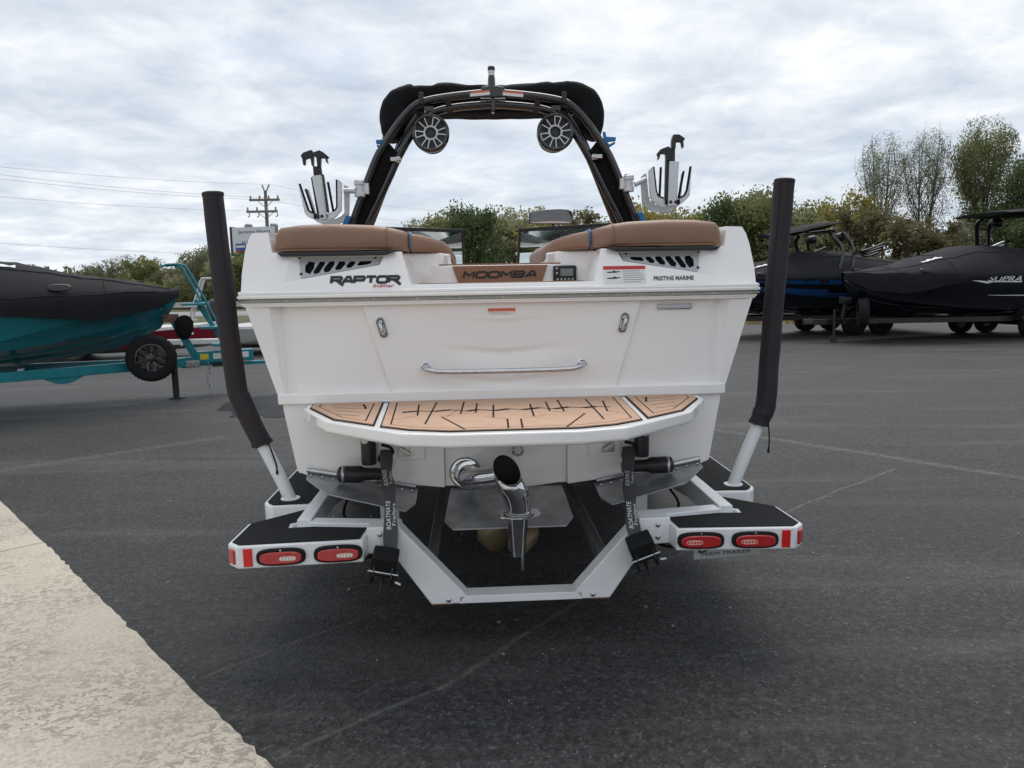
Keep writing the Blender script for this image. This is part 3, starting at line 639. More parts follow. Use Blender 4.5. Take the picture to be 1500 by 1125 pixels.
tower = part('tower', (lambda q: (q.tube(arch(outer), .025, 16, ry=1.0), q)[1])(MB()), BGLOSS, boat)
tower.location.x = .025
b = MB(); b.tube(arch(innr), .028, 16, ry=.9); part('inner_arch', b, BGLOSS, tower)
for s in (-1, 1):
    b = MB(); b.tube([(s*p.x, p.y, p.z) for p in crom(fwdt, 6)], .030, 14); part('forward_leg', b, BGLOSS, tower)
    oa, ia = crom(outer, 7), crom(innr, 7); b = MB(); kk = range(34, 52, 2)
    web = [Vector((s*oa[i].x, TY+.02, oa[i].z)) for i in kk]+[Vector((s*ia[i].x, TY+.035, ia[i].z)) for i in reversed(kk)]
    m = len(web); b.add(web+[p+Vector((0, .012, 0)) for p in web], [tuple(range(m)), tuple(range(2*m-1, m-1, -1))]+[(i, (i+1) % m, (i+1) % m+m, i+m) for i in range(m)]); part('leg_web', b, BFAB, tower)
    b = MB(); b.prism([(1.0, 1.70), (1.13, 1.70), (1.115, 1.80), (1.05, 1.86), (.98, 1.80)], lambda x, z: (s*x, TY-.03, z), lambda x, z: (s*x, TY+.5, z-.03)); part('tower_foot', b, BGLOSS, tower, .01, 2)
    b = MB(); b.box((s*1.0, TY-.05, 1.985), (.035, .03, .13), Matrix.Rotation(R(-24)*s, 3, 'Y')); part('fold_lever', b, BLUE, tower, .006)
    q = U(553 if s < 0 else 889, 208 if s < 0 else 204, TY); b = MB(); b.prism([(s*.035, .012), (-s*.03, .016), (-s*.036, .045), (-s*.05, .05), (-s*.045, -.025), (-s*.012, -.055), (s*.03, -.03), (s*.028, -.015), (-s*.01, -.035), (-s*.024, -.018), (s*.034, -.010)][::1], lambda x, z: (q.x+x, TY-.01, q.z+z), lambda x, z: (q.x+x, TY+.02, q.z+z)); part('line_cleat', b, BLUE, tower, .002)
    q = U(577 if s < 0 else 866, 234 if s < 0 else 230, TY-.02); b = MB(); b.lathe([(.020, -.02), (.022, .0), (.020, .02)], 14, q, (s, -.3, 0)); b.bar(q+Vector((0, 0, 0)), q+Vector((s*.045, 0, .0)), .025, .06, (0, 1, 0)); part('leg_knob', b, STEEL, tower, .002)
    b = MB(); b.bar((s*.30, TY-.005, 2.79), (s*.285, TY+.02, 2.71), .04, .012, (0, 1, 0)); part('arch_tie', b, BPLAST, tower)
    b = MB(); b.bar((s*.470, TY-.03, 2.83), (s*.475, TY-.035, 2.76), .03, .02, (0, 1, 0)); part('bimini_strap', b, BPLAST, tower, .003)
    p0, p1 = U(683 if s < 0 else 731, 141, TY-.031), U(712 if s < 0 else 761, 140, TY-.031); b = MB()
    for i, (mm, z0, z1, nm) in enumerate(((PAPER, -.016, .014, 'warning_label'), (ORINK, .003, .0145, 'label_bar'))):
        b = MB(); yy = TY-.0305-.0006*i; zc0 = 2.833-.09*abs(p0.x); zc1 = 2.833-.09*abs(p1.x); b.add([(p0.x, yy, zc0+z0), (p1.x, yy, zc1+z0), (p1.x, yy, zc1+z1), (p0.x, yy, zc0+z1)], [(0, 1, 2, 3)]); part(nm, b, mm, tower)
b = MB(); b.prism([(-.09, 2.80), (.09, 2.80), (.075, 2.865), (.03, 2.875), (-.03, 2.875), (-.075, 2.865)], lambda x, z: (x, TY-.028, z), lambda x, z: (x, TY+.03, z)); b.box((0, TY, 2.75), (.028, .05, .09)); part('arch_joint', b, BGLOSS, tower, .008)
b = MB(); b.lathe([(.026, 0), (.024, .06), (.020, .075)], 18, (0, TY, 2.865)); lm_ = part('mast_light', b, BGLOSS, boat); lm_.location.x = .018
b = MB(); b.lathe([(.018, 0), (.022, .004), (.022, .014), (.016, .018), (.022, .022), (.022, .034)], 18, (0, TY, 2.94)); part('light_lens', b, PAPER, lm_)
b = MB(); b.lathe([(.024, 0), (.024, .022), (.018, .028)], 18, (0, TY, 2.974)); part('light_cap', b, BPLAST, lm_)
# folded bimini in its boot
bim = None
nu, nv = 72, 26; b = MB(); vs = []                 # boot: a bundle that follows the arch and hangs at both ends
bh = [(.665, 1.86, 2.575), (.695, 1.86, 2.66), (.705, 1.87, 2.755), (.67, 1.88, 2.835), (.58, 1.90, 2.88), (.44, 1.92, 2.90), (.2, 1.93, 2.895)]
bp_ = crom([(-x, y, z) for x, y, z in bh]+[(0, 1.93, 2.892)]+[(x+.025, y, z+.008) for x, y, z in reversed(bh)], 6)
m = len(bp_); sec_ = []
for i, p in enumerate(bp_):
    t = (bp_[min(i+1, m-1)]-bp_[max(i-1, 0)]).normalized(); nrm = Vector((0, 1, 0)).cross(t).normalized(); nrm = nrm if nrm.z > 0 or abs(p.x) > .7 else -nrm
    out_ = Vector((t.z, 0, -t.x)); out_ = out_ if out_.dot(Vector((p.x, 0, (p.z-2.5)*1.5))) > 0 else -out_
    e = min(i, m-1-i); a_out = .065; a_in = .06+.10*min(1, e/8)-.05*min(1, max(0, (e-18)/8)); dep = .15
    if e == 0: a_out, a_in, dep = .02, .02, .06
    elif e == 1: a_out, a_in, dep = .05, .05, .11
    if abs(p.x) > .40 and abs(p.x) < .52: a_out *= .80; dep *= .92
    ring_ = []
    for k in range(nv):
        an = 2*math.pi*k/nv; co, si = math.cos(an), math.sin(an); r_ = (a_out if si > 0 else a_in)*math.copysign(abs(si)**.8, si)
        q = p+out_*r_+Vector((0, 1, 0))*dep*math.copysign(abs(co)**.8, co)
        q += out_*(.016*mnoise.noise((q.x*5, q.y*7, q.z*5))+.007*mnoise.noise((q.x*17, q.y*14, q.z*17))); ring_.append(q)
    sec_.append(ring_)
b.loft(sec_); bim = part('bimini_boot', b, BFAB, boat, ang=80); bim.location.x = .02
b = MB(); nu, nv = 40, 10; vs = []                     # slack canvas hanging between the bows
for i in range(nu+1):
    x = -.58+1.16*i/nu
    for j in range(nv+1):
        t = j/nv; sag = max(0, 1-(abs(x)/.60)**2.2)
        vs.append((x, 1.80+.24*t, 2.80-(.02*sag)*math.sin(math.pi*(.25+.5*t))+.010*mnoise.noise((x*6, t*5, 3))))
b.add(vs, [(i*(nv+1)+j, (i+1)*(nv+1)+j, (i+1)*(nv+1)+j+1, i*(nv+1)+j+1) for i in range(nu) for j in range(nv)]); o = part('bimini_canvas', b, BFAB, bim, ang=80); mm = o.modifiers.new('s', 'SOLIDIFY'); mm.thickness = .03
for s in (-1, 1):
    b = MB(); b.tube([(s*.752, 1.9, 2.62), (s*.76, 1.78, 2.52), (s*.785, TY+.05, 2.42)], .012, 8); part('bimini_leg', b, BGLOSS, bim)
# tower speakers
def speaker(s):
    c0 = Vector((s*.413+.022, TY-.02, 2.572)); rx = 1.0
    b = MB(); b.lathe([(.118, -.03), (.124, -.018), (.122, .02), (.116, .10), (.09, .20), (.045, .25), (0, .255)], 40, c0, (0, 1, 0), caps=False); sp_ = part('tower_speaker', b, BGLOSS, boat)
    b = MB(); b.lathe([(.119, -.030), (.112, -.036), (.098, -.032), (.096, -.018)], 40, c0, (0, 1, 0), caps=False); part('speaker_rim', b, BGLOSS, sp_)
    b = MB(); b.lathe([(.099, -.015), (.05, .012), (.036, .02), (.03, .0), (.0, -.008)], 40, c0, (0, 1, 0), caps=False); part('speaker_cone', b, mat('speaker_cone', (.05, .05, .052), .6), sp_)
    b = MB(); b.lathe([(.036, -.026), (.042, -.030), (.048, -.026), (.046, -.02), (.036, -.02), (.036, -.026)], 32, c0, (0, 1, 0), caps=False)
    for k in range(6):
        a0 = R(60*k+(20 if s > 0 else 5))
        for a in (a0-.22, a0+.22):
            t = Vector((math.cos(a), 0, math.sin(a))); b.bar(c0+t*.044+Vector((0, -.025, 0)), c0+t*.102+Vector((0, -.030, 0)), .006, .006, (0, 1, 0))
        if k % 2: b.tube([c0+Vector((math.cos(a0+.22*e)*.100, -.031, math.sin(a0+.22*e)*.100)) for e in (-1, -.5, 0, .5, 1)], .004, 6)
    part('speaker_grille', b, ALU, sp_)
    b = MB(); b.tube([c0+Vector((0, .05, .11)), c0+Vector((s*.01, .05, .17))], .022, 12); b.box(c0+Vector((s*.01, .05, .165)), (.06, .06, .03)); part('speaker_clamp', b, BGLOSS, sp_)
sides(speaker)
# board racks
def rack(fx, U_, back, rub, central, hooks, stalks, arm, clamp, knob, s):
    RY = TY-.12
    def z2(p, y=RY): q = U(*fx(*p), y); return (q.x, q.z)
    b = MB(); b.prism([z2(p) for p in U_], lambda x, z: (x, RY, z), lambda x, z: (x, RY+.022, z)); rk = part('board_rack', b, ALU, boat, .003)
    b = MB(); b.prism([z2((p[0]+back[0], p[1]+back[1])) for p in U_], lambda x, z: (x, RY+.13, z), lambda x, z: (x, RY+.155, z)); part('rear_fork', b, ALU, rk, .003)
    for p in rub:
        b = MB(); b.tube([(z2(q)[0], RY+.011, z2(q)[1]) for q in p], .008, 8, ry=1.8); part('rubber_edge', b, RUBBER, rk)
    b = MB(); b.prism([z2(p) for p in central], lambda x, z: (x, RY-.03, z), lambda x, z: (x, RY-.004, z)); cpn = part('centre_plate', b, ALU, rk, .003)
    for h in hooks:
        b = MB(); b.prism([z2(p) for p in h], lambda x, z: (x, RY-.032, z), lambda x, z: (x, RY+.012, z)); part('clamp_hook', b, BPLAST, rk, .003)
    for h in stalks:
        b = MB(); b.prism([z2(p) for p in h], lambda x, z: (x, RY-.020, z), lambda x, z: (x, RY+.012, z)); part('hook_stalk', b, BPLAST, rk, .003)
    cm = [sum(p[0] for p in central)/4, max(p[1] for p in central)]
    for dx in (-28, 28):
        b = MB(); b.lathe([(.012, 0), (.010, .006)], 10, (z2((cm[0]+dx, cm[1]-45))[0], RY-.03, z2((cm[0], cm[1]-45))[1]), (0, -1, 0)); part('plate_bolt', b, BPLAST, rk)
        q = z2((cm[0]+dx*1.9, cm[1]-50)); b = MB(); b.box((q[0], RY-.008, q[1]), (.03, .03, .03)); part('rubber_block', b, RUBBER, rk, .004)
    a0, a1 = z2(arm[0]), z2(arm[1]); b = MB(); b.tube([(a0[0], RY+.08, a0[1]), (a1[0], RY+.08, a1[1])], .018, 14); part('rack_arm', b, ALU, rk)
    q = z2(clamp); c0 = Vector((q[0], RY+.08, q[1])); b = MB(); b.lathe([(.030, -.055), (.036, -.05), (.036, -.02), (.028, -.016), (.028, .02), (.036, .024), (.036, .05), (.028, .056)], 20, c0); b.box(c0+Vector((-s*.03, .02, 0)), (.06, .05, .07)); part('rack_clamp', b, ALU, rk, .002)
    q = z2(knob); b = MB(); b.lathe([(.010, -.02), (.010, 0), (.022, .004), (.018, .014)], 14, (q[0], RY+.08, q[1])); part('clamp_knob', b, BPLAST, rk)
rack(lambda x, y: (430+x/8.65, 210+y/8.65), [(58, 512), (82, 512), (185, 850), (270, 885), (330, 890), (440, 890), (500, 860), (545, 820), (538, 458), (570, 455), (612, 500), (605, 850), (540, 930), (430, 985), (320, 995), (180, 930), (140, 880)], (55, 38),
     [[(72, 512), (185, 848), (215, 872), (270, 890)], [(150, 577), (250, 880)], [(230, 430), (310, 900)], [(432, 490), (500, 860)], [(545, 458), (550, 800), (535, 835), (500, 862)]],
     [(240, 420), (355, 405), (430, 960), (350, 975)],
     [[(100, 165), (135, 125), (235, 90), (257, 115), (262, 180), (262, 300), (240, 290), (225, 190), (160, 205), (155, 270), (135, 285), (120, 200)], [(266, 120), (340, 95), (400, 130), (455, 180), (430, 200), (445, 265), (425, 250), (410, 195), (355, 190), (350, 300), (310, 300), (300, 190), (268, 170)]],
     [[(250, 295), (352, 295), (365, 405), (262, 415)], [(360, 395), (385, 395), (455, 880), (425, 880)]], [(610, 585), (760, 580)], (815, 555), (815, 465), -1)
rack(lambda x, y: (900+x/7.5, 180+y/7.5), [(420, 480), (440, 480), (470, 780), (540, 830), (700, 830), (770, 800), (800, 740), (836, 478), (852, 480), (828, 800), (760, 870), (690, 920), (520, 920), (420, 860), (395, 800), (380, 620), (378, 520)], (-36, 42),
     [[(432, 480), (460, 740), (480, 800), (540, 830)], [(515, 485), (500, 820)], [(765, 530), (710, 820)], [(842, 478), (800, 740), (770, 800), (710, 830)], [(700, 430), (680, 850)]],
     [(593, 425), (700, 432), (668, 920), (575, 910)],
     [[(462, 345), (500, 295), (580, 265), (615, 290), (610, 420), (560, 420), (555, 345), (495, 345), (485, 400), (470, 415), (475, 370)], [(620, 200), (640, 135), (700, 135), (765, 180), (745, 210), (750, 270), (740, 285), (725, 215), (665, 215), (660, 290), (620, 290)]],
     [[(605, 285), (660, 285), (658, 425), (605, 420)], [(558, 415), (592, 415), (575, 850), (548, 850)]], [(380, 600), (250, 660)], (185, 650), (168, 570), 1)
# windshield and mirror
WY = 2.8
for s in (-1, 1):
    sh = .03
    x0 = s*.24+sh; x1 = s*1.02
    b = MB(); b.add([(x0, WY, 2.012), (x1, WY-.25, 2.03), (s*1.14, WY+.1, 1.70), (x0+s*.0, WY+.35, 1.72)], [(0, 1, 2, 3)]); ws = part('windshield', b, GLASS, boat); mm = ws.modifiers.new('s', 'SOLIDIFY'); mm.thickness = .006
    b = MB(); b.bar((x0-s*.012, WY, 2.02), (x1, WY-.25, 2.04), .035, .028); b.bar((x0, WY, 2.02), (x0, WY+.35, 1.72), .03, .022, (1, 0, 0)); b.bar((x0, WY+.35, 1.715), (s*1.14, WY+.1, 1.695), .03, .03); part('windshield_frame', b, BPLAST, ws, .004)
b = MB(); mp_ = [U(p[0], p[1], WY-.05) for p in ((775, 312), (782, 309.5), (800, 307), (820, 306), (832, 307), (838, 310), (839, 326), (836, 328), (775, 328))]
b.prism([(p.x, p.z) for p in mp_], lambda x, z: (x, WY-.05, z), lambda x, z: (x, WY-.02, z)); mr_ = part('rear_view_mirror', b, BPLAST, boat, .006, 2)
cx_ = sum(p.x for p in mp_)/9; cz_ = sum(p.z for p in mp_)/9; b = MB(); b.add([(cx_+(p.x-cx_)*.96, WY-.0595-(p.z-cz_)*.075, cz_+(p.z-cz_)*.93) for p in mp_], [tuple(range(9))]); part('mirror_glass', b, mat('mirror', (.8, .82, .84), .02, 1), mr_)
b = MB(); q = U(810, 328, WY); b.tube([(q.x, WY-.02, q.z+.01), (q.x, WY-.02, 2.02)], .012, 8); b.box((q.x, WY-.02, 2.025), (.11, .04, .03)); part('mirror_post', b, BPLAST, mr_)

# ------------------------------------------------------------------ wheels (shared meshes)
def wheel_meshes(r, wd, name):
    b = MB(); ri = r*.62
    b.lathe([(ri, -wd*.42), (ri+.02, -wd*.5), (r*.88, -wd*.52), (r*.97, -wd*.44), (r, -wd*.36), (r, wd*.36), (r*.97, wd*.44), (r*.88, wd*.52), (ri+.02, wd*.5), (ri, wd*.42), (ri, -wd*.42)], 40, ax=(1, 0, 0), caps=False)
    for k in range(40):
        for e in (-1, 1):
            a = 2*math.pi*(k+.25*e)/40; M = Matrix.Rotation(a, 3, 'X'); b.box(M @ Vector((e*wd*.28, 0, r)), (wd*.22, r*.10, .012), M)
    ty = b.mesh(name+'_tyre'); ty.materials.append(TYRE)
    b = MB(); b.lathe([(ri*1.01, -wd*.40), (ri*1.03, wd*.45), (ri*.95, wd*.46), (ri*.92, wd*.30), (ri*.90, -wd*.2), (0, -wd*.2)], 36, ax=(1, 0, 0), caps=False)
    for k in range(6):
        a = 2*math.pi*k/6
        for da, r0, r1 in ((.10, .28, .62), (-.10, .28, .62), (.30, .60, .97), (-.30, .60, .97)):
            p0 = Vector((wd*.34, math.cos(a+da*.4)*ri*r0, math.sin(a+da*.4)*ri*r0)); p1 = Vector((wd*.36, math.cos(a+da)*ri*r1, math.sin(a+da)*ri*r1)); b.bar(p0, p1, .028, .03, (1, 0, 0))
    b.lathe([(ri*.36, wd*.2), (ri*.36, wd*.38), (ri*.20, wd*.40), (ri*.18, wd*.46), (0, wd*.47)], 24, ax=(1, 0, 0), caps=False)
    ri_ = b.mesh(name+'_rim'); return ty, ri_
TYM, RIM = wheel_meshes(.345, .22, 'trailer_wheel')
RIM.materials.append(mat('alloy_black', (.03, .03, .032), .25, .6, var=.2, vscale=30))
RIMS = RIM.copy(); RIMS.materials.clear(); RIMS.materials.append(mat('alloy_machined', (.07, .07, .073), .2, .9, var=.3, vscale=8))
def wheel(parent, loc, rot=(0, 0, 0), name='wheel', rim=RIM):
    o = link(name, TYM, None, parent); o.location = loc; o.rotation_euler = rot; r = link('rim', rim, None, o); return o

# ------------------------------------------------------------------ trailer under the white boat
TX = .035
trailer = thing('boat_trailer', 'white boat trailer with black stepped fenders and red tail lamps under the white boat', 'trailer', BM @ Vector((TX, 0, 0)), BA)
def tr(name, mb, m=WPAINT, bevel=.004, par=None, seg=2): return part(name, mb, m, par or trailer, bevel, seg)
ST_Z = .535
def stepside(s):
    m = lambda pts: [(s*x, y) for x, y in pts]
    # rear step box with notch
    P = m([(1.165, -.575), (.660, -.545), (.640, -.30), (.815, -.30), (.845, -.335), (.995, -.345), (1.0, -.30), (.975, -.285), (.98, -.06), (1.205, -.275), (1.215, -.525)])
    b = MB(); b.prism(P, lambda x, y: (x, y, .440), lambda x, y: (x, y, ST_Z)); sb = tr('rear_step', b, bevel=.006)
    Q = inset(P, .016); b = MB(); b.prism(Q, lambda x, y: (x, y, ST_Z-.002), lambda x, y: (x, y, ST_Z+.004)); part('grip_pad', b, EVA, sb)
    # tail lamps
    e0, e1 = Vector((s*1.165, -.575, 0)), Vector((s*.660, -.545, 0)); dd = (e1-e0).normalized(); nn = Vector((dd.y, -dd.x, 0)); nn = nn if nn.y < 0 else -nn
    for k, u in enumerate((.175, .405)):
        c = e0+dd*u; def_ = []
        def oval(a, h, o, z0=.487):
            pts = []
            for i in range(28):
                t = 2*math.pi*i/28; pts.append((math.copysign(abs(math.cos(t))**.62, math.cos(t))*a, math.copysign(abs(math.sin(t))**.62, math.sin(t))*h))
            return pts
        f = lambda d, zc=.486: (lambda x, z: tuple(c+dd*x+nn*d+Vector((0, 0, zc+z))))
        b = MB(); b.prism(oval(.099, .037, 0), f(-.002), f(.014)); tl = part('tail_lamp', b, RUBBER, sb, .005, 2)
        b = MB(); b.prism(oval(.084, .026, 0), f(.013, .484), f(.021, .484)); part('lens', b, RED, tl, .004, 2)
        b = MB(); dv = Vector((dd.x*s, dd.y*s, 0)); cc = c+dd*(.028 if True else 0)
        b.prism(oval(.034, .010, 0), lambda x, z: tuple(cc+dd*x+nn*.0205+Vector((0, 0, .482+z))), lambda x, z: tuple(cc+dd*x+nn*.0222+Vector((0, 0, .482+z)))); part('led_window', b, LEDC, tl)
        b = MB()
        for i in range(5): b.box(cc+dd*(-.026+.013*i)+nn*.0228+Vector((0, 0, .482)), (.006, .001, .010), Matrix.Rotation(math.atan2(dd.y, dd.x), 3, 'Z'))
        part('led_chips', b, WINK if s < 0 else REDR, tl)
        b = MB(); b.lathe([(.005, 0), (.004, .003)], 8, c+nn*.014+Vector((0, 0, .516)), nn); part('lamp_screw', b, STEEL, tl)
    c = e0+dd*.042; b = MB(); b.box(c+nn*.002+Vector((0, 0, .487)), (.036, .004, .076), Matrix.Rotation(math.atan2(dd.y, dd.x), 3, 'Z')); part('reflector', b, REDR, sb, .001)
    a0 = Vector((s*1.165, -.575, 0)); a1 = Vector((s*1.215, -.525, 0)); ad = (a1-a0).normalized(); an = Vector((ad.y, -ad.x, 0)); an = an if an.x*s > 0 else -an
    c = (a0+a1)/2; b = MB(); b.box(c+an*.004+Vector((0, 0, .487)), (.042, .010, .062), Matrix.Rotation(math.atan2(ad.y, ad.x), 3, 'Z')); part('side_marker', b, RED, sb, .006, 3)
    # fender step ahead of it, then the long fender
    P2 = m([(1.205, .02), (1.17, -.015), (.99, -.005), (.965, .10), (.90, .42), (.98, .95), (1.16, 1.15), (1.22, 1.15), (1.225, .06)])
    b = MB(); b.prism(P2, lambda x, y: (x, y, .435), lambda x, y: (x, y, ST_Z)); fs = tr('fender_step', b, bevel=.008)
    Q2 = inset(P2, .016); b = MB(); b.prism(Q2, lambda x, y: (x, y, ST_Z-.002), lambda x, y: (x, y, ST_Z+.004)); part('grip_pad', b, EVA, fs)
    prof = [(1.15, .45), (1.15, .535), (1.75, .575), (2.0, .74), (2.2, .80), (3.35, .80), (3.55, .74), (3.85, .50), (3.80, .45), (3.5, .70), (3.32, .76), (2.23, .76), (2.03, .70), (1.8, .54), (1.3, .45)]
    b = MB(); b.prism(prof, lambda y, z: (s*.985, y, z), lambda y, z: (s*1.24, y, z)); tr('fender', b, bevel=.01)
    for y in (2.38, 3.16): wheel(trailer, (s*1.11, y, .348), (0, 0, 0 if s > 0 else math.pi))
    # frame rail, cross arm, bunk post
    b = MB(); b.bar((s*.945, -.335, .515), (s*.905, 4.2, .515), .062, .10); tr('frame_rail', b)
    b = MB(); b.bar((s*.905, 4.2, .515), (s*.06, 6.9, .515), .062, .10); tr('tongue_rail', b)
    b = MB(); b.bar((s*.913, -.315, .512), (s*.52, -.375, .512), .075, .088); tr('cross_arm', b)
    b = MB(); b.box((s*.60, -.06, .50), (.085, .06, .17)); tr('bunk_post', b)
    b = MB(); b.box((s*.755, .02, .405), (.36, .08, .06)); tr('cross_beam', b)
    b = MB(); b.bar((s*.62, .05, .585), (s*.62, 4.0, .60), .10, .05); part('bunk', b, EVA, trailer, .01)
    b = MB(); b.bar((s*.40, -.36, .30), (s*.36, 3.9, .36), .045, .06); tr('inner_rail', b, TABM)
    # drop plate
    PL = [(.655, .56), (.655, .445), (.55, .44), (.390, .205), (.265, .205), (.236, .240), (.52, .56)]
    b = MB(); b.prism([(s*x, z) for x, z in PL], lambda x, z: (x, -.462, z), lambda x, z: (x, -.372, z)); tr('drop_plate', b, bevel=.005)
    b = MB(); b.box((s*.345, -.42, .202), (.09, .07, .006)); part('rust_patch', b, RUST, trailer)
    for bx_, bz_ in ((.60, .53), (.60, .475), (.315, .225)):
        b = MB(); b.lathe([(.011, 0), (.011, .006), (.006, .009)], 6, (s*bx_, -.462, bz_), (0, -1, 0)); part('frame_bolt', b, STEEL, trailer)
    b = MB(); b.tube(crom([(s*.70, -.50, .436), (s*.62, -.40, .425), (s*.70, -.2, .44), (s*.85, .1, .45), (s*.87, .6, .46)], 5), .007, 6); part('wiring_loom', b, RUBBER, trailer)
    # guide pole
    pz_ = [(1.095, .10, .50), (1.14, .10, .62), (1.225, .10, .815)] if s < 0 else [(1.12, .10, .50), (1.155, .10, .60), (1.255, .10, .85)]
    hi = [(1.335, .10, 1.12), (1.36, .10, 1.5), (1.383, .10, 2.015)] if s < 0 else [(1.292, .10, .98), (1.315, .10, 1.4), (1.352, .10, 2.048)]
    b = MB(); b.tube([(s*x, y, z) for x, y, z in pz_]+[(s*(pz_[-1][0]+.03), .10, pz_[-1][2]+.08)], .0315, 20); gp_ = tr('guide_pole', b, bevel=0)
    b = MB(); b.lathe([(.047, 0), (.047, .008), (.034, .012)], 24, (s*(pz_[0][0]+.012), .10, ST_Z), (0, 0, 1)); part('pole_collar', b, WPAINT, gp_)
    if s < 0: ctl = [pz_[-1], (1.275, .10, .93), (1.315, .10, 1.04)]+hi
    else: ctl = [pz_[-1], (1.272, .10, .895), (1.285, .10, .93)]+hi
    pth = crom([(s*x, y, z) for x, y, z in ctl], 12); rs = []
    for i, p in enumerate(pth):
        r_ = .0485*(1+.02*mnoise.noise((p.z*5, s, 0)))
        if s > 0 and p.z < 1.0: r_ *= 1+.12*mnoise.noise((p.z*28, 2, 0))
        if i == 0: r_ = .040
        rs.append(r_)
    b = MB(); b.tube(pth, rs, 28); b.v = [tuple(Vector(v)+Vector((mnoise.noise((v[0]*8, v[1]*8, v[2]*6)), mnoise.noise((v[0]*8, v[1]*8, v[2]*6+9)), 0))*.004) for v in b.v]
    pd = part('pole_pad', b, PADF, gp_, ang=60)
    b = MB(); b.tube([p+Vector((-s*.035, -.036, 0)) for p in pth], .0028, 5); part('pad_seam', b, PADF, pd)
    b = MB(); b.tube([pth[1]+Vector((0, 0, -.004)), pth[1]+Vector((s*.004, 0, .012))], [.0515, .0515], 24); part('pad_hem', b, PADF, pd)
    tp = pth[-1]; b = MB(); b.lathe([(.0485, -.005), (.050, .0), (.049, .010), (.042, .014)], 28, tp, (s*.05, 0, 1)); part('pad_cap', b, PADF, pd)
    lo = Vector((s*pz_[-1][0], .1, pz_[-1][2])); b = MB(); b.tube(crom([lo+Vector((.035, -.03, .02)), lo+Vector((.05, -.035, -.03)), lo+Vector((.065, -.03, -.09)), lo+Vector((.068, -.03, -.125))] if s < 0 else [lo+Vector((.035, -.035, .02)), lo+Vector((.044, -.035, -.05)), lo+Vector((.044, -.035, -.125))], 4), .004, 6); b.lathe([(.003, 0), (.007, -.02), (.004, -.03)], 8, lo+Vector((.068 if s < 0 else .044, -.03, -.115))); part('draw_cord', b, RUBBER, pd)
sides(stepside)
b = MB(); b.box((0, -.417, .2215), (.54, .09, .034)); tr('cross_bar', b, bevel=.003)
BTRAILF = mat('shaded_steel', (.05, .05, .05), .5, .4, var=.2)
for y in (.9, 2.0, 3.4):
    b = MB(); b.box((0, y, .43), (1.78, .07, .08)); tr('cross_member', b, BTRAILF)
for y in (2.38, 3.16):
    b = MB(); b.tube([(-1.1, y, .348), (1.1, y, .348)], .04, 12); part('axle', b, TABM, trailer)
b = MB(); b.bar((0, 6.6, .515), (0, 8.3, .50), .10, .12); tr('tongue', b)
b = MB(); b.tube([(.16, 7.6, .0), (.16, 7.6, .75)], .035, 12); b.lathe([(.10, 0), (.10, .015)], 16, (.16, 7.6, 0)); part('jack', b, BPLAST, trailer)
b = MB(); b.bar((0, 6.85, .55), (0, 6.75, 1.25), .08, .08, (0, 1, 0)); b.box((0, 6.78, 1.2), (.14, .18, .16)); part('winch_post', b, WPAINT, trailer, .004)
lp = U(1020, 803, -.52); b = MB(); c0 = Vector((.905, -.46, .447)); b.box(c0, (.295, .003, .15), Matrix.Rotation(R(-3), 3, 'Y')); lpo = part('licence_plate', b, mat('plate_face', (.45, .46, .46), .4, .2), trailer, .001)
text('lettering', 'PERM TRAILER', INK, lpo, (c0.x, c0.y-.003, c0.z-.055), (R(90), R(-3), 0), .22, .016)
text('lettering', 'B', INK, lpo, (c0.x-.105, c0.y-.003, c0.z-.022), (R(90), R(-3), 0), .04, .06)

